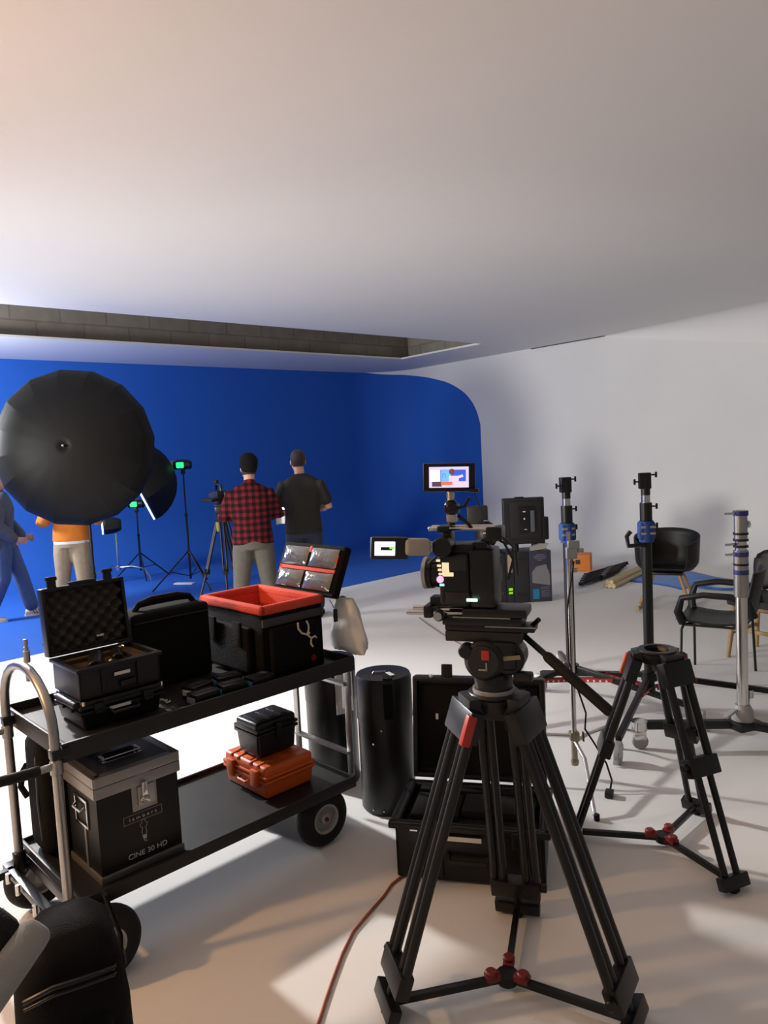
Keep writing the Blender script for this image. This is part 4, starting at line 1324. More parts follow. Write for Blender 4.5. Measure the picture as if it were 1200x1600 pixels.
MB().box((.105, -.06, .385), (.07, .03, .012), bev=.004).build('top_rim', ALU, t)
o = MB().prism([(0, 0), (.16, .02), (.20, .07), (.10, .075), (.0, .045)], (0, 0, 0), (1, 0, 0), (0, 0, 1), (0, .06, 0)).build('crumpled_cloth', mat('grey_cloth', (.33, .32, .30), .85), None, loc=gp_(.44, .005, .5765), rz=grz)
tag(o, 'small crumpled grey cloth lying on the printed carton', 'cloth')

# orange box and bundles on the floor near the right wall
t = thing('carton', 'orange box with square hole by the right wall near the bundled stands', 'box', (2.60, 9.95, 0), R(-20))
MB().box((.0, .12, .115), (.36, .26, .23), bev=.018, seg=3).build('box', ORANGE2, t)
MB().box((.01, -.011, .13), (.06, .004, .06)).build('hand_hole', INK, t)
for k in range(5):
    p0, p1 = G(905 + k * 6, 912 - k * 1, .03), G(962 + k * 5, 893 - k * 3, .03)
    y = .036
    a = V((p0.x + .0 * k, p0.y - .09 + .115 * k, y))
    b_ = V((p1.x - .01 * k, p0.y + .62 + .115 * k, y))
    ln = (b_ - a).length
    c0 = V((a.x, a.y, 0))
    dz = math.atan2((b_ - a).y, (b_ - a).x)
    t = thing('folded_stand', 'black folded light stand, one of five lying together on the floor beside the orange box', 'light stand', c0, dz, 'folded black stands on the floor')
    mb = MB()
    for q, z in ((-.014, .0), (.014, .0), (0, .022)):
        mb.cyl((0, q, y + z), (ln, q * .7, y + z + .01), .013, n=8)
    mb.build('folded_leg', MATTE, t)
    MB().cyl((ln * .5, 0, y + .01), (ln * .62, 0, y + .012), .034, n=12, bev=.004).box((.0, 0, y + .01), (.05, .05, .05), bev=.008).build('leg_collar', BLACK, t)
p0, p1 = G(952, 913, .05), G(1015, 884, .05)
mb = MB()
for q, z in ((-.05, .03), (0, .03), (.05, .03), (-.025, .075), (.025, .075)):
    mb.cyl((0, q, z), ((p1 - p0).length, q, z), .028, n=12, bev=.004)
o = mb.build('folded_cover', CREAM, None, loc=(p0.x, p0.y, 0.0), rz=math.atan2(p1.y - p0.y, p1.x - p0.x))
tag(o, 'cream rolled bundle lying beside the black folded stands on the floor', 'bundle')
# blue plastic sheet and blue cable coil
mb = MB()
n = 18
cc = G(1056, 905)
vv = []
for j in range(n + 1):
    row = []
    for i in range(n + 1):
        a, c_ = i / n - .5, j / n - .5
        z = .012 + .03 * max(0, math.sin(7 * a + 4 * c_) * math.sin(9 * c_ + 2) * (1 - 4 * a * a) * (1 - 4 * c_ * c_))
        row.append(mb.b.verts.new(V((a * .95 * (1 + .1 * math.sin(6 * c_)), c_ * 1.1 * (1 + .1 * math.sin(5 * a)), z))))
    vv.append(row)
for j in range(n):
    for i in range(n):
        mb.b.faces.new((vv[j][i], vv[j][i + 1], vv[j + 1][i + 1], vv[j + 1][i]))
o = mb.build('plastic_sheet', BLUEMAT, None, loc=(cc.x, cc.y, -.001), rz=R(25))
o.modifiers.new('thickness', 'SOLIDIFY').thickness = .008
tag(o, 'flat blue plastic sheet on the floor behind the wooden legged rocking chair', 'sheet')
cc = G(1130, 916)
pts = []
for i in range(72):
    a = 2 * PI * i / 24
    r_ = .20 + .035 * (i // 24) + .015 * math.sin(3 * a)
    pts.append((r_ * math.cos(a) * 1.2, r_ * math.sin(a), .012 + .003 * (i // 24)))
o = MB().tube(pts, .010, 8).build('cable_coil', BLUEMAT, None, loc=(cc.x, cc.y, 0), rz=0)
tag(o, 'loose coil of blue cable on the floor right of the blue sheet', 'cable')

# ---------------------------------------------------------------- chairs
SHELL = mat('black_chair_shell', (.0075, .0075, .008), .5, spec=.35)
CUSH = mat('grey_seat_fabric', (.055, .055, .06), .9, bump=.4, scale=200, spec=.2)


def shell(mb, w, d, zs, zb, rake, arms):
    """moulded tub shell, front towards -y"""
    n, mrows = 33, 12
    rows = []
    for j in range(mrows + 1):
        f = j / mrows
        row = []
        for i in range(n):
            t_ = (i / (n - 1) - .5) * 2 * R(138)          # around from front left, via the back, to front right
            rr_ = .30 + .70 * min(1, f * 1.9) ** .6
            k = math.cos(t_ / 2) ** 1.2
            hh = zs + (arms + (zb - arms) * k - zs) * max(0, (f - .30) / .70) ** 1.35
            fl_ = 1 + rake * max(0, f - .4)
            row.append(mb.b.verts.new(V((w / 2 * rr_ * fl_ * math.sin(t_), d / 2 * rr_ * fl_ * math.cos(t_) + .02, hh))))
        rows.append(row)
    for a, b_ in zip(rows, rows[1:]):
        for i in range(n - 1):
            mb.b.faces.new((a[i], a[i + 1], b_[i + 1], b_[i]))
    cv_ = mb.b.verts.new(V((0, .0, zs - .004)))
    r0_ = rows[0]
    for i in range(n - 1):
        mb.b.faces.new((cv_, r0_[i], r0_[i + 1]))
    fr = [r[0] for r in rows[:5]][::-1] + [cv_] + [r[-1] for r in rows[:5]]
    mb.b.faces.new((rows[0][0], cv_, rows[0][-1])) if False else None
    # front apron of the seat
    A = [r[0] for r in rows[:6]]
    B = [r[-1] for r in rows[:6]]
    mb.b.faces.new((A[0], B[0], cv_))
    for i in range(5):
        mb.b.faces.new((A[i], A[i + 1], B[i + 1], B[i]))
    return mb


def solid(o, th):
    m_ = o.modifiers.new('thickness', 'SOLIDIFY')
    m_.thickness = th
    m_.offset = 0
    return o


# rocking chair
t = thing('rocking_chair', 'black tub shell rocking chair with pale wooden legs and rockers, far right', 'chair', (2.90, 7.55, 0), R(-28))
solid(shell(MB(), .60, .56, .40, .80, .10, .62).build('shell', SHELL, t, ang=60), .012)
MB().box((0, 0, .375), (.34, .34, .025), bev=.008).build('seat_frame', BMETAL, t)
for sx_ in (-1, 1):
    for sy_ in (-1, 1):
        MB().cyl((sx_ * .13, sy_ * .12, .37), (sx_ * .24, sy_ * .20, .055), .018, .013, n=12).build('leg', WOOD, t)
    pts = [(sx_ * .24, -.36 + .08 * i, .016 + .030 * ((i - 4.5) / 4.5) ** 2) for i in range(10)]
    MB().tube(pts, .015, 8, sq=1.3).build('rocker', WOOD, t)

# metal legged armchair
t = thing('armchair', 'black plastic armchair with looped arms and thin metal legs beside the roller stand', 'chair', (2.36, 5.21, 0), R(-122.7))
# local -y = front
n = 12
mb = MB()
vv = []
for j in range(n + 1):
    row = []
    for i in range(n + 1):
        a, f = i / n - .5, j / n
        if f < .62:
            y = -.24 + .48 * f / .62
            z = .455 - .03 * math.sin(f / .62 * PI) + .05 * (abs(a) * 2) ** 3 * .4
        else:
            q = (f - .62) / .38
            y = .24 + .07 * q
            z = .455 + .36 * q ** .9
        wdt = .46 - (.05 * max(0, (f - .62) / .38))
        row.append(mb.b.verts.new(V((a * wdt, y - (.05 * (abs(a) * 2) ** 2 if f > .7 else 0), z))))
    vv.append(row)
for j in range(n):
    for i in range(n):
        mb.b.faces.new((vv[j][i], vv[j][i + 1], vv[j + 1][i + 1], vv[j + 1][i]))
solid(mb.build('shell', SHELL, t, ang=70), .014)
for s in (-1, 1):
    MB().tube([(s * .20, -.20, .45), (s * .255, -.22, .53), (s * .27, -.19, .63), (s * .275, -.05, .66), (s * .27, .12, .655), (s * .25, .22, .62), (s * .22, .24, .52)], [.030, .027, .022, .021, .023, .032, .04], 10, sq=1.3).build('arm', SHELL, t)
    MB().tube([(s * .12, -.1, .435), (s * .22, -.19, .43), (s * .245, -.20, .40), (s * .28, -.205, .0)], .0095, 10).build('leg', BMETAL, t)
    MB().tube([(s * .12, .1, .435), (s * .22, .20, .43), (s * .245, .20, .40), (s * .28, .215, .0)], .0095, 10).build('leg', BMETAL, t)
    MB().tube([(s * .22, -.20, .43), (s * .22, .20, .43)], .009, 8).build('seat_rail', BMETAL, t)

# wooden legged chair at the right edge
t = thing('dining_chair', 'black chair with grey seat cushion and pale wooden frame at the right edge', 'chair', (2.96, 5.66, 0), R(-55))
MB().box((0, 0, .455), (.44, .44, .07), bev=.025, seg=4).build('seat_cushion', CUSH, t)
mb = MB()
vv = []
for j in range(9):
    row = []
    for i in range(9):
        a, f = i / 8 - .5, j / 8
        wd_ = .36 + .08 * math.sin(f * PI * .8)
        row.append(mb.b.verts.new(V((a * wd_, .20 + .07 * f - .16 * a * a, .50 + .32 * f - (.05 * (2 * a) ** 4 if f > .8 else 0)))))
    vv.append(row)
for j in range(8):
    for i in range(8):
        mb.b.faces.new((vv[j][i], vv[j][i + 1], vv[j + 1][i + 1], vv[j + 1][i]))
solid(mb.build('backrest', SHELL, t, ang=70), .016)
for s in (-1, 1):
    MB().beam((s * .14, .19, .44), (s * .13, .235, .56), .02, .02).build('back_support', SHELL, t)
    MB().cyl((s * .17, -.17, .42), (s * .21, -.21, .0), .021, .015, n=12).build('leg', WOOD, t)
    MB().cyl((s * .17, .17, .42), (s * .21, .22, .0), .021, .015, n=12).build('leg', WOOD, t)
    MB().beam((s * .19, -.19, .20), (s * .19, .20, .20), .02, .028, .003).build('stretcher', WOOD, t)
MB().box((0, 0, .405), (.38, .38, .035), bev=.006).build('seat_frame', WOOD, t)
MB().beam((-.19, -.19, .23), (.19, -.19, .23), .02, .028, .003).build('stretcher', WOOD, t)
# ---------------------------------------------------------------- umbrella and flash lights on the blue set
US = V((-2.98, 7.42, 0))
t = thing('umbrella', 'huge deep black photographic umbrella on a black stand at the left', 'umbrella', US)
UC = P(118, 700, 7.40)
ax = V((.10, -1, .05)).normalized()                   # towards the camera: the apex
x_, y_, _ = frame(ax)
RU, DU, NR = .785, .36, 16
mb = MB()
rows = []
for j in range(15):
    f = j / 14
    row = []
    for i in range(NR * 4):
        a = 2 * PI * i / (NR * 4) + .1
        k = 1.0                # 1 on ribs, 0 between them
        q4 = (i % 4) / 4
        r_ = RU * math.sin(f * PI / 2 * .98) * math.cos(PI / NR) / math.cos((q4 - .5) * 2 * PI / NR)
        dd = DU * (math.cos(f * PI / 2 * .98) ** .9) - .018 * math.sin(f * PI) * (1 - k)
        row.append(UC + x_ * (r_ * math.cos(a)) + y_ * (r_ * math.sin(a)) + ax * dd)
    rows.append(row)
rows[0] = [UC + ax * DU + x_ * (.004 * math.cos(2 * PI * i / (NR * 4))) + y_ * (.004 * math.sin(2 * PI * i / (NR * 4))) for i in range(NR * 4)]
vs = [[mb.b.verts.new(p) for p in r] for r in rows]
for a, b_ in zip(vs, vs[1:]):
    for i in range(NR * 4):
        mb.b.faces.new((a[i], a[(i + 1) % (NR * 4)], b_[(i + 1) % (NR * 4)], b_[i]))
UMB = mat('black_umbrella_nylon', (.006, .006, .0065), .5, bump=.05, scale=9, spec=.14)
cn = mb.build('canopy', UMB, t, True, ang=8)
cn.modifiers.new('thickness', 'SOLIDIFY').thickness = .003
for i in range(NR):
    a = 2 * PI * (i * 4) / (NR * 4) + .1
    pts = []
    for j in range(1, 15):
        f = j / 14
        r_ = RU * math.sin(f * PI / 2 * .98) * .99
        dd = DU * (math.cos(f * PI / 2 * .98) ** .9) - .010
        pts.append(UC + x_ * (r_ * math.cos(a)) + y_ * (r_ * math.sin(a)) + ax * dd)
    MB().tube(pts, .004, 6).build('rib', STEEL, cn, True)
MB().cyl(UC + ax * (DU - .02), UC + ax * (DU + .03), .012, n=14, bev=.003).ball(UC + ax * (DU + .032), .011).build('tip', CHROME, t, True)
sh_ = MB().cyl(UC + ax * (DU - .02), UC - ax * .35, .006, n=10).build('shaft', CHROME, t, True)
hp_ = UC - ax * .30
MB().cyl(hp_ - ax * .22 + V((0, 0, -.05)), hp_ + ax * .08 + V((0, 0, -.05)), .065, n=22, bev=.01).build('flash_head', BLACK, t, True)
MB().tube([hp_ + V((0, 0, -.12)), V((US.x + .02, US.y + .25, 1.45)), V((US.x, US.y, 1.30)), V((US.x, US.y, .9))], .016, 10).build('stand_neck', BMETAL, t, True)
MB().cyl(US + V((0, 0, .10)), US + V((0, 0, 1.32)), .015, n=14).cyl(US + V((0, 0, .62)), US + V((0, 0, .68)), .025, n=14, bev=.004).cyl(US + V((0, 0, .35)), US + V((0, 0, .75)), .019, n=14).build('stand_pole', BMETAL, t, True)
for a in (R(205), R(325), R(85)):
    d = V((math.cos(a), math.sin(a), 0))
    MB().cyl(US + V((0, 0, .52)), US + d * .52 + V((0, 0, .012)), .011, n=10).cyl(US + V((0, 0, .16)), US + d * .26 + V((0, 0, .265)), .007, n=8).build('stand_leg', BMETAL, t, True)


def flash_stand(x, y, h, rz, label, legs, spread):
    t = thing('flash_light', label, 'studio light', (x, y, 0), rz, 'flash heads on the blue set')
    MB().cyl((0, 0, .12), (0, 0, h * .62), .016, n=12).cyl((0, 0, h * .6), (0, 0, h - .06), .011, n=12).cyl((0, 0, h * .6), (0, 0, h * .63), .022, n=12, bev=.003).build('stand_pole', BMETAL, t)
    for a in legs:
        d = V((math.cos(a - rz), math.sin(a - rz), 0))
        MB().cyl((0, 0, spread * .95), d * spread + V((0, 0, .012)), .011, n=10).cyl((0, 0, .16), d * spread * .52 + V((0, 0, spread * .95 * .48)), .007, n=8).build('stand_leg', BMETAL, t)
    MB().box((0, 0, h - .03), (.05, .05, .08), bev=.008).build('tilt_bracket', BMETAL, t)
    hd_ = MB().cyl((-.12, 0, h + .06), (.12, 0, h + .06), .06, n=24, bev=.012)
    hd_.box((.0, 0, h + .125), (.16, .03, .02), bev=.006)
    hd_ = hd_.build('flash_head', BLACK, t)
    return t, hd_


# large octagonal softbox
FX, FY, FHt = -2.76, 10.25, 1.655
t, hd_ = flash_stand(FX, FY, FHt, 0, 'flash head with green display on tall black stand holding the big octagonal softbox', [R(215), R(-48), R(80)], .55)
MB().box((-.02, -.061, FHt + .06), (.10, .006, .08), bev=.02).build('green_display', GREEN, hd_)
MB().cyl((-.12, 0, FHt + .06), (-.155, 0, FHt + .06), .072, n=20, bev=.004).build('speed_ring', GREY, t)
t2 = thing('octagonal_softbox', 'large black octagonal softbox half hidden behind the umbrella', 'softbox', (FX - .155, FY, FHt + .06), R(19))
Q = Matrix.Rotation(R(24), 4, 'Y')


def softbox(t, rad, depth, nn, tilt):
    rr = []
    MT = Matrix.Rotation(tilt, 4, 'Y')
    for j in range(9):
        f = j / 8
        r_ = .07 + (rad - .07) * math.sin(f * PI / 2)
        x = -depth * (1 - math.cos(f * PI / 2)) ** .9
        rr.append([MT @ V((x, r_ * math.cos(2 * PI * i / nn + PI / nn), r_ * math.sin(2 * PI * i / nn + PI / nn))) for i in range(nn)])
    mb = MB()
    vs = [[mb.b.verts.new(p) for p in r] for r in rr]
    for a, b_ in zip(vs, vs[1:]):
        for i in range(nn):
            mb.b.faces.new((a[i], a[(i + 1) % nn], b_[(i + 1) % nn], b_[i]))
    o = mb.build('shell', MATTE, t, ang=25)
    solid(o, .006)
    lip = [MT @ V((-depth - .012, (rad * .985) * math.cos(2 * PI * i / nn + PI / nn), (rad * .985) * math.sin(2 * PI * i / nn + PI / nn))) for i in range(nn)]
    lip2 = [p + MT @ V((-.02, 0, 0)) for p in lip]
    mb = MB().rings([lip, lip2])
    mb.build('diffuser', SOFTGLOW, t)


softbox(t2, .60, .52, 8, R(-23))

t, hd_ = flash_stand(-3.80, 11.30, 1.09, 0, 'flash head with green display on the shorter stand behind the umbrella edge', [R(214), R(-62), R(20)], .42)
MB().box((-.02, -.061, 1.15), (.10, .006, .08), bev=.02).build('green_display', GREEN, hd_)
t2 = thing('softbox', 'small grey softbox with bright front edge on top of the silver stand', 'softbox', (-3.93, 10.95, .875), R(21))
softbox(t2, .135, .24, 8, 0)
# silver stand
t = thing('c_stand', 'silver stand with curved legs on the blue floor before the smaller softbox', 'light stand', (-4.02, 10.95, 0))
MB().cyl((0, 0, .2), (0, 0, .738), .016, n=12).build('pole', CHROME, t)
MB().box((0, 0, .22), (.06, .06, .08), bev=.01).build('leg_boss', CHROME, t)
for a in (R(0), R(130), R(235)):
    d = V((math.cos(a), math.sin(a), 0))
    MB().tube([V((0, 0, .23)), d * .2 + V((0, 0, .24)), d * .38 + V((0, 0, .20)), d * .45 + V((0, 0, .08)), d * .47 + V((0, 0, .012))], .012, 8).build('leg', CHROME, t)
# paper scrap on the blue floor
o = MB().box((0, 0, .012), (.30, .10, .02), bev=.008).build('crumpled_paper', PAPER, None, loc=(G(288, 913).x, G(288, 913).y, 0), rz=R(-15))
tag(o, 'white crumpled paper on the blue floor beside the flash stand legs', 'paper')

# ---------------------------------------------------------------- camcorder on a tripod beside the plaid shirt
TX, TY = -1.72, 7.75
t = thing('video_tripod', 'slim black tripod carrying a camcorder left of the man in plaid', 'tripod', (TX, TY, 0))
MB().cyl((0, 0, 1.10), (0, 0, 1.20), .05, .06, n=18, bev=.006).box((0, 0, 1.24), (.10, .13, .07), bev=.015).box((0, 0, 1.285), (.09, .16, .02), bev=.004).build('fluid_head', BMETAL, t)
for a in (R(215), R(-75), R(70)):
    d = V((math.cos(a), math.sin(a), 0))
    s = V((-d.y, d.x, 0))
    mb = MB()
    for q in (-.018, .018):
        mb.cyl(d * .05 + s * q + V((0, 0, 1.10)), d * .20 + s * q + V((0, 0, .60)), .012, n=10)
    mb.cyl(d * .18 + V((0, 0, .66)), d * .40 + V((0, 0, .012)), .012, n=10).box(d * .20 + V((0, 0, .60)), (.06, .05, .06), a, .008)
    mb.build('leg', BMETAL, t)
MB().tube([(.05, -.02, 1.20), (.10, -.08, 1.05), (.14, -.12, .86)], .010, 8).build('pan_handle', BMETAL, t)
MB().box((-.03, -.05, 1.06), (.03, .03, .10), bev=.006).build('yellow_strap', mat('olive_strap', (.25, .24, .04), .7), t)
t = thing('camcorder', 'black camcorder with lit flip screen on the tripod left of the man in plaid', 'camera', (TX, TY, 1.296), R(28))
MB().box((0, .02, .075), (.12, .26, .13), bev=.02).cyl((-.0, .12, .08), (-.0, .26, .08), .055, n=20, bev=.008).build('body', BLACK, t)
MB().tube([(0, -.08, .14), (0, -.06, .20), (0, .10, .21), (0, .13, .15)], .014, 8).build('top_handle', BLACK, t)
MB().cyl((0, .06, .235), (0, .20, .24), .018, n=12, bev=.004).build('microphone', BLACK, t)
sc_ = MB().box((.075, -.14, .085), (.13, .014, .085), R(-25), .004).build('flip_screen', BLACK, t)
MB().box((.078, -.1492, .085), (.092, .002, .058), R(-25)).build('picture', glow('pale_blue_screen', (.5, .65, 1.0), 1.6), sc_)
MB().tube([(-.05, -.10, .06), (-.12, -.12, .05), (-.20, -.06, .06)], .02, 8).build('lens_hood', BLACK, t)
# ---------------------------------------------------------------- people


def seg(mb, pts, rad, n=14):
    """limb: elliptical rings along a polyline; rad entries r or (rx, ry)"""
    pts = [V(p) for p in pts]
    rr = []
    px = None
    for i, p in enumerate(pts):
        d = (pts[min(i + 1, len(pts) - 1)] - pts[max(i - 1, 0)]).normalized()
        if px is None:
            px = V((1, 0, 0)) if abs(d.x) < .8 else V((0, 1, 0))
        x = (px - d * px.dot(d)).normalized()
        y = d.cross(x)
        r = rad[i]
        r = (r, r) if isinstance(r, (int, float)) else r
        rr.append(ellr(p, x, y, r[0], r[1], n))
    mb.rings(rr)
    for i in (0, len(pts) - 1):
        r = rad[i]
        r = r if isinstance(r, (int, float)) else min(r)
        mb.ball(pts[i], r * .96, u=12, v=8)
    return mb


def fuse(mb, name, mt, parent, vox, smooth=5, ang=180):
    o = mb.build(name, mt, parent, ang=ang)
    r = o.modifiers.new('r', 'REMESH')
    r.mode = 'VOXEL'
    r.voxel_size = vox
    s = o.modifiers.new('s', 'SMOOTH')
    s.iterations = smooth
    s.factor = .5
    dg = bpy.context.evaluated_depsgraph_get()
    me = bpy.data.meshes.new_from_object(o.evaluated_get(dg))
    o.modifiers.clear()
    old = o.data
    o.data = me
    bpy.data.meshes.remove(old)
    me.name = name
    for p in me.polygons:
        p.use_smooth = True
    me.materials.clear()
    me.materials.append(mt)
    return o


def hand(mb, wrist, d, palm_n, curl=.5, thumb_side=1, sz=1.0):
    """d = direction of the hand, palm_n = the way the palm faces"""
    d = V(d).normalized()
    n = V(palm_n)
    n = (n - d * n.dot(d)).normalized()
    s = d.cross(n) * thumb_side                       # towards the thumb
    w_ = V(wrist)
    rr = []
    for f, a, c in ((0, .026, .019), (.3, .034, .017), (.7, .041, .015), (1, .040, .012)):
        rr.append(ellr(w_ + d * (.095 * f * sz), s, n, a * sz, c * sz, 14))
    mb.rings(rr)
    for k, ln in enumerate((.070, .080, .074, .058)):
        p = w_ + d * (.088 * sz) + s * ((.030 - .0205 * k) * sz)
        dd = (d + s * (.10 - .07 * k)).normalized()
        pts = [p]
        c = 0
        for q, frac in enumerate((.45, .32, .23)):
            c += curl * (.55, .8, .6)[q]
            pts.append(pts[-1] + (dd * math.cos(c) + n * math.sin(c)) * ln * frac * sz)
        seg(mb, pts, [.0092 * sz, .0088 * sz, .0082 * sz, .007 * sz], 10)
    p = w_ + d * (.028 * sz) + s * (.028 * sz)
    seg(mb, [p, p + (d * .6 + s * .8 + n * .25).normalized() * .036 * sz, p + (d * .75 + s * .8 + n * .4).normalized() * .036 * sz + (d * .9 + s * .2 + n * .4).normalized() * .030 * sz], [.0125 * sz, .011 * sz, .008 * sz], 10)


def head(mb, c, yaw=0.0, nod=0.0, tilt=0.0):
    Mh = Matrix.Translation(V(c)) @ Matrix.Rotation(yaw, 4, 'Z') @ Matrix.Rotation(-nod, 4, 'X') @ Matrix.Rotation(tilt, 4, 'Y')
    b = MB()
    # faces +y
    rr = []
    for z, a, f, bk in ((-.115, .030, .070, .000), (-.100, .045, .082, .030), (-.07, .060, .090, .062), (-.03, .069, .093, .085), (.01, .074, .092, .096), (.05, .076, .092, .100), (.085, .068, .080, .092), (.108, .048, .055, .068), (.12, .02, .02, .03)):
        rr.append([V((a * math.cos(q), (f if math.sin(q) > 0 else bk) * math.sin(q), z)) for q in [2 * PI * i / 22 for i in range(22)]])
    b.rings(rr)
    b.prism([(-.014, -.045), (.014, -.045), (.007, .015), (-.007, .015)], (0, .084, 0), (1, 0, 0), (0, 0, 1), (0, .016, 0))
    b.ball((0, .103, -.036), (.013, .012, .011), u=10, v=8)
    for s in (-1, 1):
        b.ball((s * .077, -.008, -.005), (.010, .020, .034), Matrix.Rotation(R(12) * s, 3, 'Z'), u=10, v=8)
        b.ball((s * .032, .084, .030), (.022, .012, .009), u=10, v=8)
    b.ball((0, .088, -.072), (.024, .010, .007), u=10, v=8)
    b.xf(Mh)
    mb.b.from_mesh(_tomesh(b))
    return Mh


def _tomesh(b):
    me = bpy.data.meshes.new('t')
    b.b.to_mesh(me)
    b.b.free()
    return me


EYEW = mat('eye_white', (.7, .68, .66), .2)
EYED = mat('eye_iris', (.03, .02, .015), .2)
LIP = mat('lip', (.36, .14, .11), .5)


def features(t, Mh, body):
    for s in (-1, 1):
        MB().ball((s * .032, .0875, .014), (.0135, .008, .0095), u=12, v=8).xf(Mh).build('eye', EYEW, body)
        MB().ball((s * .032, .0925, .014), (.006, .0045, .006), u=10, v=8).xf(Mh).build('iris', EYED, body)
        MB().box((s * .032, .0945, .036), (.036, .008, .007), bev=.003).xf(Mh).build('eyebrow', HAIR, body)
    MB().ball((0, .0925, -.071), (.023, .007, .0065), u=12, v=8).xf(Mh).build('mouth', LIP, body)


def hair_cap(mb, Mh, low_back=-.055, front=.06, gr=.010):
    b = MB()
    rr = []
    for z, a, f, bk in ((low_back, .066, .0, .075), (-.03, .071, -.0, .088), (.01, .076, .03, .098), (.04, .078, .055, .102), (.065, .077, .094, .100), (.09, .068, .084, .092), (.112, .048, .058, .068), (.125, .018, .02, .028)):
        rr.append([V(((a + gr) * math.cos(q), ((f + gr) if math.sin(q) > 0 else (bk + gr)) * math.sin(q), z + (gr if z > .1 else 0))) for q in [2 * PI * i / 22 for i in range(22)]])
    b.rings(rr)
    b.xf(Mh)
    mb.b.from_mesh(_tomesh(b))
    return mb


def torso(mb, hip, chest, nk, g, wd=1.0, hem=None, dp=1.0):
    """rings from the hem to the neck; hip, chest, nk = centre points"""
    hip, chest, nk = V(hip), V(chest), V(nk)
    pts, rad = [], []
    if hem is not None:
        pts.append(hip + (hip - chest).normalized() * hem)
        rad.append(((.178 + g) * wd, (.118 + g) * dp))
    pts += [hip, hip.lerp(chest, .45), hip.lerp(chest, .8), chest, chest.lerp(nk, .38), chest.lerp(nk, .62), chest.lerp(nk, .80), chest.lerp(nk, .93)]
    rad += [((.172 + g) * wd, (.115 + g) * dp), ((.158 + g) * wd, (.105 + g) * dp), ((.182 + g) * wd, (.118 + g) * dp), ((.195 + g) * wd, (.118 + g) * dp), ((.188 + g) * wd, (.102 + g) * dp),
            ((.160 + g) * wd, (.085 + g) * dp), ((.112 + g) * wd, (.072 + g) * dp), ((.062 + g) * wd, (.060 + g) * dp)]
    rr = []
    n = 26
    for i, p in enumerate(pts):
        d = (pts[min(i + 1, len(pts) - 1)] - pts[max(i - 1, 0)]).normalized()
        x = V((1, 0, 0))
        x = (x - d * x.dot(d)).normalized()
        y = d.cross(x)
        rr.append(ellr(p, x, y, rad[i][0], rad[i][1], n))
    mb.rings(rr)
    return mb


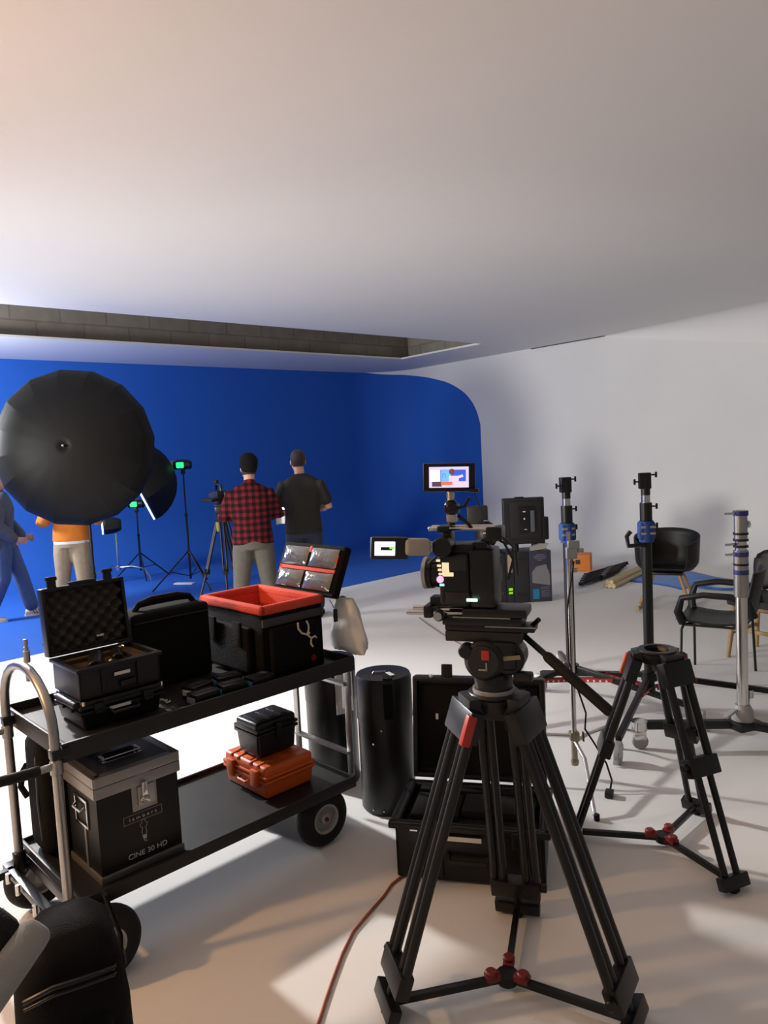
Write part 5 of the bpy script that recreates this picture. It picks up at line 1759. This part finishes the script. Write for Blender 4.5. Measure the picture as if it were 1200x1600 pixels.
def man(t, J, skin=SKIN, top=None, top_g=.014, sleeve=1.0, trouser=None, shoe=None, hem=.05, headargs=(0, 0, 0), vox=.0065, hands=(), wd=1.0, trouser_g=.016, shirt_name='shirt', shoe_mat=None, collar=1.0):
    """J: joints dict in local coordinates"""
    b = MB()
    torso(b, J['hip'], J['chest'], J['neck'], 0, wd)
    seg(b, [V(J['chest']).lerp(V(J['neck']), .7), J['neck'], V(J['neck']).lerp(V(J['head']), .45), V(J['neck']).lerp(V(J['head']), .75)], [.065, .056, .054, .054])
    Mh = head(b, J['head'], *headargs)
    for s in ('l', 'r'):
        sh, el, wr = V(J['sh' + s]), V(J['el' + s]), V(J['wr' + s])
        seg(b, [V(J['chest']).lerp(sh, .62) + V((0, 0, .03)), sh, sh.lerp(el, .4), el, el.lerp(wr, .3), wr], [.05, .052, .046, .040, .041, .026])
        hp, kn, an = V(J['hp' + s]), V(J['kn' + s]), V(J['an' + s])
        seg(b, [hp + V((0, 0, .05)), hp.lerp(kn, .25), hp.lerp(kn, .7), kn, kn.lerp(an, .35), kn.lerp(an, .8), an], [.085, .088, .066, .055, .056, .040, .040])
        fd = V(J['fd' + s])
        seg(b, [an + V((0, 0, -.03)) - fd * .03, an + fd * .06 + V((0, 0, -.045)), an + fd * .14 + V((0, 0, -.06))], [.035, .034, .022])
    for hargs in hands:
        hand(b, *hargs)
    body = fuse(b, 'body', skin, t, vox, 3)
    features(t, Mh, body)
    if top:
        b = MB()
        torso(b, J['hip'], J['chest'], J['neck'], top_g, wd, hem)
        for s in ('l', 'r'):
            sh, el, wr = V(J['sh' + s]), V(J['el' + s]), V(J['wr' + s])
            c0 = V(J['chest']).lerp(sh, .62) + V((0, 0, .03))
            if sleeve >= 1:
                seg(b, [c0, sh, sh.lerp(el, .5), el, el.lerp(wr, .4), el.lerp(wr, .93)], [.05, .050 + top_g, .050 + top_g, .046 + top_g, .043 + top_g, .034 + top_g])
            else:
                seg(b, [c0, sh, sh.lerp(el, .45), sh.lerp(el, sleeve)], [.05, .050 + top_g, .052 + top_g, .053 + top_g])
        seg(b, [V(J['chest']).lerp(V(J['neck']), .8), V(J['chest']).lerp(V(J['neck']), .8 + .2 * collar)], [.064 + top_g * .5, .058 + top_g * .3])
        fuse(b, shirt_name, top, t, .011, 6)
    if trouser:
        b = MB()
        hip = V(J['hip'])
        g = trouser_g
        rr = []
        for dz, a, c in ((.06, .160 + g, .108 + g), (.0, .172 + g, .115 + g), (-.07, .176 + g, .122 + g), (-.12, .17 + g, .118 + g)):
            rr.append(ellr(hip + V((0, 0, dz)), V((1, 0, 0)), V((0, 1, 0)), a, c, 26))
        b.rings(rr)
        for s in ('l', 'r'):
            hp, kn, an = V(J['hp' + s]), V(J['kn' + s]), V(J['an' + s])
            seg(b, [hp + V((0, 0, .03)), hp.lerp(kn, .3), hp.lerp(kn, .75), kn, kn.lerp(an, .4), kn.lerp(an, .9)], [.096 + g * .5, .092 + g, .072 + g, .064 + g, .062 + g, .056 + g])
        fuse(b, 'trousers', trouser, t, .011, 6)
    for s in ('l', 'r'):
        an, fd = V(J['an' + s]), V(J['fd' + s]).normalized()
        b = MB()
        z0 = an.z - .08
        side = V((-fd.y, fd.x, 0))
        rr = []
        for f, wd_, hh in ((-.085, .030, .05), (-.07, .042, .085), (.0, .044, .10), (.07, .046, .075), (.14, .046, .055), (.185, .034, .045), (.20, .015, .03)):
            c = V((an.x, an.y, 0)) + fd * f
            rr.append([c + side * (wd_ * math.cos(q)) + V((0, 0, z0 + .004 + max(0, hh * .5 + hh * .5 * math.sin(q)))) for q in [2 * PI * i / 16 for i in range(16)]])
        b.rings(rr)
        so = b.build('shoe', shoe or MATTE, t, ang=60)
        rr = []
        b = MB()
        ol = [(-.092, .02), (-.08, .04), (-.02, .044), (.05, .046), (.12, .050), (.17, .042), (.205, .02)]
        poly = [(f, w_) for f, w_ in ol] + [(f, -w_) for f, w_ in ol[::-1]]
        b.prism(poly, V((an.x, an.y, z0)), fd, side, V((0, 0, .022)))
        b.build('sole', shoe_mat or (shoe or MATTE), so)
        if shoe_mat:
            b = MB()
            for sd in (-1, 1):
                for k in range(3):
                    b.beam(V((an.x, an.y, z0)) + fd * (.025 + .03 * k) + side * (sd * .0465) + V((0, 0, .025)), V((an.x, an.y, z0)) + fd * (.0 + .03 * k) + side * (sd * .037) + V((0, 0, .078)), .012, .006)
            b.build('stripe', INK, so)
    return body, Mh


def joints(hgt=1.76, **k):
    f = hgt / 1.76
    J = dict(hip=(0, 0, .98), chest=(0, 0, 1.30), neck=(0, -.01, 1.50), head=(0, .02, 1.64),
             shl=(-.178, -.01, 1.385), shr=(.178, -.01, 1.385), ell=(-.25, 0, 1.12), elr=(.25, 0, 1.12), wrl=(-.25, .05, .87), wrr=(.25, .05, .87),
             hpl=(-.09, 0, .90), hpr=(.09, 0, .90), knl=(-.10, .02, .50), knr=(.10, .02, .50), anl=(-.11, 0, .08), anr=(.11, 0, .08), fdl=(-.15, 1, 0), fdr=(.15, 1, 0))
    J.update(k)
    for q in J:
        if not q.startswith('fd'):
            J[q] = V(J[q]) * f
        else:
            J[q] = V(J[q])
    return J


def plaid():
    mt, nt, b, tc = tree_mat('red_black_plaid', .9)
    sp = nt.nodes.new('ShaderNodeSeparateXYZ')
    nt.links.new(tc.outputs['Object'], sp.inputs[0])
    nz_ = noise(nt, tc, 6)

    def band(sock, freq, ph):
        q = nmath(nt, 'ADD', nmath(nt, 'MULTIPLY', sock, freq), nmath(nt, 'MULTIPLY', nz_, .35))
        q = nmath(nt, 'FRACT', nmath(nt, 'ADD', q, ph + 10))
        return nmath(nt, 'GREATER_THAN', q, .5)
    a = band(sp.outputs[0], 15, .2)
    c = band(sp.outputs[2], 15, .1)
    s = nmath(nt, 'MULTIPLY', nmath(nt, 'ADD', a, c), .5)
    r1 = nt.nodes.new('ShaderNodeValToRGB')
    r1.color_ramp.interpolation = 'CONSTANT'
    r1.color_ramp.elements[0].color = (.15, .013, .018, 1)
    r1.color_ramp.elements[1].position = .4
    r1.color_ramp.elements[1].color = (.055, .006, .010, 1)
    e = r1.color_ramp.elements.new(.8)
    e.color = (.006, .004, .006, 1)
    nt.links.new(s, r1.inputs[0])
    nt.links.new(r1.outputs[0], b.inputs['Base Color'])
    b.inputs['Specular IOR Level'].default_value = .2
    return mt


cloth = lambda nm, c: mat(nm, c, .9, 0, .18, 18, .25, spec=.2)
# man in plaid shirt, back to us, arms folded in front
t = thing('person', 'person in red plaid shirt, black cap and grey trousers standing with back turned', 'person', (-1.345, 7.45, 0), R(12))
J = joints(1.78, ell=(-.275, .05, 1.16), elr=(.27, .06, 1.16), wrl=(-.10, .23, 1.18), wrr=(.10, .25, 1.14), hip=(0, 0, .95), knl=(-.14, .02, .50), anl=(-.17, 0, .08), knr=(.13, .02, .50), anr=(.17, 0, .08))
body, Mh = man(t, J, top=plaid(), top_g=.022, trouser=cloth('grey_trousers', (.115, .11, .10)), hem=.07, headargs=(R(12), R(4), 0), wd=1.06, trouser_g=.02,
               hands=[(J['wrl'], (1, .15, -.05), (0, -1, 0), .5, 1), (J['wrr'], (-1, .1, .05), (0, -1, 0), .5, -1)])
fuse(hair_cap(MB(), Mh, -.065, .06, .004), 'hair', HAIR, t, .007, 2)
b = MB()
rr = []
for z, a, f, bk in ((-.028, .082, .096, .104), (.0, .087, .104, .112), (.04, .092, .108, .118), (.08, .091, .106, .116), (.115, .076, .088, .098), (.142, .042, .048, .054), (.150, .01, .01, .01)):
    rr.append([V((a * math.cos(q), (f if math.sin(q) > 0 else bk) * math.sin(q), z)) for q in [2 * PI * i / 24 for i in range(24)]])
b.rings(rr).xf(Mh @ Matrix.Translation((0, -.008, .010)) @ Matrix.Rotation(R(19), 4, 'X')).build('cap', FABRIC, t, ang=70)

# man in charcoal T-shirt, head bowed over a phone
t = thing('person', 'person in charcoal short sleeved shirt and jeans, head bowed over a phone, back turned', 'person', (-.88, 7.95, 0), R(6))
J = joints(1.84, ell=(-.28, .04, 1.13), elr=(.275, .02, 1.14), wrl=(-.20, .25, 1.07), wrr=(.10, .27, 1.10), hip=(0, 0, .95), head=(-.02, .055, 1.625), neck=(-.01, .005, 1.50))
body, Mh = man(t, J, top=cloth('charcoal_jersey', (.028, .027, .026)), top_g=.022, sleeve=.66, collar=.25, trouser=cloth('dark_denim', (.035, .045, .075)), hem=.075, headargs=(R(10), R(-24), 0), wd=1.04,
               hands=[(J['wrl'], (.25, .8, .25), (.6, 0, .8), .5, 1), (J['wrr'], (-.5, .8, .1), (-.5, 0, .8), .5, -1)])
fuse(hair_cap(MB(), Mh, -.035, .06, .005), 'hair', HAIR, t, .007, 2)
pw = t.location
Mt = Matrix.Translation(t.location) @ Matrix.Rotation(t.rotation_euler.z, 4, 'Z')
ph_c = Mt @ V((-.205, .36, 1.205))
o_ = thing('phone', 'phone with bright screen held by the person in the charcoal shirt', 'phone', ph_c, R(6))
MB().box((0, 0, 0), (.078, .155, .009), Matrix.Rotation(R(38), 3, 'X'), .003).build('body', BLACK, o_)
MB().box((0, -.003, .0052), (.07, .142, .0008), Matrix.Rotation(R(38), 3, 'X')).build('screen', WHITEGLOW, o_)
mb = MB()
n = 10
vv = [[mb.b.verts.new(Mt @ V((-.30 + .19 * i / n, .335 + .03 * math.sin(i * .9) + .03 * j / n, 1.00 + .14 * j / n + .018 * i / n + .008 * math.sin(j * 1.7)))) for i in range(n + 1)] for j in range(n + 1)]
for j in range(n):
    for i in range(n):
        mb.b.faces.new((vv[j][i], vv[j][i + 1], vv[j + 1][i + 1], vv[j + 1][i]))
o = mb.build('paper_sheet', PAPER, None, world=True, loc=Mt @ V((-.2, .35, 1.0)), rz=0, ang=180)
solid(o, .002)
tag(o, 'crumpled white paper held low by the person in the charcoal shirt', 'paper')

# person in orange sweatshirt, upper half behind the umbrella
t = thing('person', 'person in orange sweatshirt and khaki trousers standing behind the umbrella', 'person', (-3.53, 8.25, 0), R(180))
J = joints(1.78, hip=(0, 0, .97), ell=(-.30, .02, 1.13), elr=(.30, .02, 1.13), wrl=(-.14, .22, 1.24), wrr=(.14, .22, 1.24), knl=(-.11, .02, .50), knr=(.12, .02, .50), anl=(-.13, 0, .08), anr=(.14, 0, .08))
body, Mh = man(t, J, top=cloth('orange_jersey', (.62, .20, .03)), top_g=.03, trouser=cloth('khaki_cotton', (.36, .29, .20)), hem=.045, headargs=(0, R(-5), 0), shirt_name='sweatshirt',
               hands=[(J['wrl'], (.7, .6, .3), (0, -.3, 1), .5, 1), (J['wrr'], (-.7, .6, .3), (0, -.3, 1), .5, -1)], shoe=PAPER)
fuse(hair_cap(MB(), Mh, -.06, .06, .006), 'hair', HAIR, t, .007, 2)
b = MB()
rr = [ellr(V(J['hip']) + V((0, 0, dz)), V((1, 0, 0)), V((0, 1, 0)), .196, .140, 26) for dz in (-.07, -.03)]
b.rings(rr).build('undershirt_hem', PAPER, t)

# person in blue jacket walking in from the left
t = thing('person', 'person in slate blue jacket, jeans and white striped sneakers at the left edge', 'person', (-4.50, 8.62, 0), R(-72))
J = joints(1.78, hip=(0, -.02, .97), chest=(0, .0, 1.30), ell=(-.26, .03, 1.12), elr=(.255, .0, 1.12), wrl=(-.22, .17, .95), wrr=(.215, .15, .95),
           knl=(-.10, .14, .52), anl=(-.11, .24, .08), knr=(.10, -.01, .50), anr=(.11, -.20, .08), fdl=(-.1, 1, 0), fdr=(.1, 1, 0))
body, Mh = man(t, J, top=cloth('slate_blue_jacket', (.085, .105, .145)), top_g=.035, trouser=cloth('blue_denim', (.075, .12, .24)), hem=.13, headargs=(0, 0, 0), shirt_name='jacket', trouser_g=.024,
               hands=[(J['wrl'], (.05, 1, -.25), (1, 0, 0), .5, 1), (J['wrr'], (-.05, 1, -.2), (-1, 0, 0), .5, -1)], shoe=mat('cream_leather_shoe', (.62, .58, .5), .6), shoe_mat=mat('white_rubber', (.7, .68, .62), .6))
fuse(hair_cap(MB(), Mh, -.06, .06, .006), 'hair', HAIR, t, .007, 2)

# ---------------------------------------------------------------- foreground bags at the lower left
t = thing('backpack', 'black backpack slumped on the floor in the near left corner before the cart wheel', 'bag', (-1.0, 1.86, 0), R(25))
b = MB()
rr = []
for z, a, c, yo in ((.0, .15, .10, 0), (.02, .19, .13, 0), (.15, .205, .145, 0), (.32, .20, .14, 0), (.42, .19, .135, 0), (.49, .165, .12, .0), (.525, .11, .08, .01), (.535, .03, .03, .01)):
    rr.append([V((a * (1 + .05 * math.sin(3 * q + z * 9)) * math.copysign(abs(math.cos(q)) ** .7, math.cos(q)), yo + c * (1 + .04 * math.sin(4 * q + z * 7)) * math.copysign(abs(math.sin(q)) ** .7, math.sin(q)), z)) for q in [2 * PI * i / 32 for i in range(32)]])
b.rings(rr)
b.build('body', FABRIC, t, ang=60)
b = MB()
rr = []
for z, a, c in ((.06, .12, .02), (.09, .15, .05), (.24, .15, .055), (.32, .13, .04), (.34, .1, .015)):
    rr.append(ellr(V((0, -.125, z)), V((1, 0, 0)), V((0, 1, 0)), a, c, 20))
b.rings(rr).build('front_pocket', FABRIC, t)
MB().tube([(-.16, -.12, .42), (-.06, -.155, .455), (.05, -.155, .455), (.15, -.11, .43), (.185, -.02, .41)], .006, 8).tube([(-.16, -.125, .405), (-.06, -.16, .44), (.05, -.16, .44), (.15, -.115, .415), (.188, -.02, .395)], .004, 8).build('zipper', BLACK, t)
MB().box((.195, -.03, .40), (.012, .03, .03), bev=.004).build('buckle', DGREY, t)
MB().tube([(.15, .12, .50), (.20, .15, .36), (.19, .14, .18)], .018, 8, sq=.4).build('shoulder_strap', FABRIC, t)
sx_, sz_ = .14, 1.07
for o_ in list(t.children):
    if o_.name.startswith(('zipper', 'buckle', 'shoulder_strap', 'front_pocket', 'body')):
        for v in o_.data.vertices:
            v.co.x *= sx_ / .205
            v.co.z *= sz_
t.location.x = -.895
t = thing('stool', 'black round stool off the left edge that carries the tilted gear bag', 'stool', (-1.0, 1.20, 0))
MB().cyl((0, 0, .575), (0, 0, .61), .17, n=32, bev=.01).build('seat', BLACK, t)
for a in (.4, 1.97, 3.54, 5.11):
    MB().cyl((.11 * math.cos(a), .11 * math.sin(a), .58), (.17 * math.cos(a), .17 * math.sin(a), 0), .012, n=10).build('leg', BMETAL, t)
MB().tube([(.145 * math.cos(q * PI / 12), .145 * math.sin(q * PI / 12), .25) for q in range(24)], .008, 8, closed=True).build('foot_ring', BMETAL, t)
t = thing('gear_bag', 'tilted dark gear bag with pale grey bottom panel cut off by the left edge', 'bag', (-.862, 1.20, .611))
TB = Matrix.Translation((0, 0, .004)) @ Matrix.Rotation(R(-52), 4, 'Y')
MB().box((.18, 0, .19), (.352, .20, .29), bev=.05, seg=4).xf(TB).build('body', mat('dark_grey_fabric', (.010, .0105, .011), .9, bump=.3, scale=200, spec=.2), t)
MB().box((.18, 0, .034), (.36, .206, .062), bev=.025, seg=4).xf(TB).build('bottom_panel', mat('pale_grey_webbing', (.27, .265, .25), .85, bump=.3, scale=200, spec=.2), t)
MB().tube([(.06, -.102, .16), (.10, -.112, .25), (.26, -.112, .25), (.30, -.102, .16)], .010, 8).xf(TB).build('carry_handle', FABRIC, t)
# ---------------------------------------------------------------- cables on the floor
pts = [G(x, y, .006) for x, y in ((632, 1366), (612, 1382), (600, 1400), (575, 1428), (552, 1455), (535, 1490), (520, 1530), (508, 1565), (497, 1600), (488, 1640))]
o = MB().tube(pts, .0055, 8).build('power_cable', mat('rust_orange_rubber', (.30, .07, .03), .6), None, world=True, loc=(pts[0].x, pts[0].y, 0))
tag(o, 'rust orange cable running over the floor from the big open case to the bottom edge', 'cable')
pts = [G(x, y, .004) for x, y in ((655, 965), (668, 975), (690, 990), (730, 1012), (770, 1022), (800, 1030), (815, 1040), (812, 1052), (795, 1064))]
o = MB().tube(pts, .004, 6).build('thin_cable', mat('brown_cable', (.22, .08, .04), .6), None, world=True, loc=(pts[0].x, pts[0].y, 0))
tag(o, 'thin brown cable curving over the pale floor behind the camera tripod', 'cable')
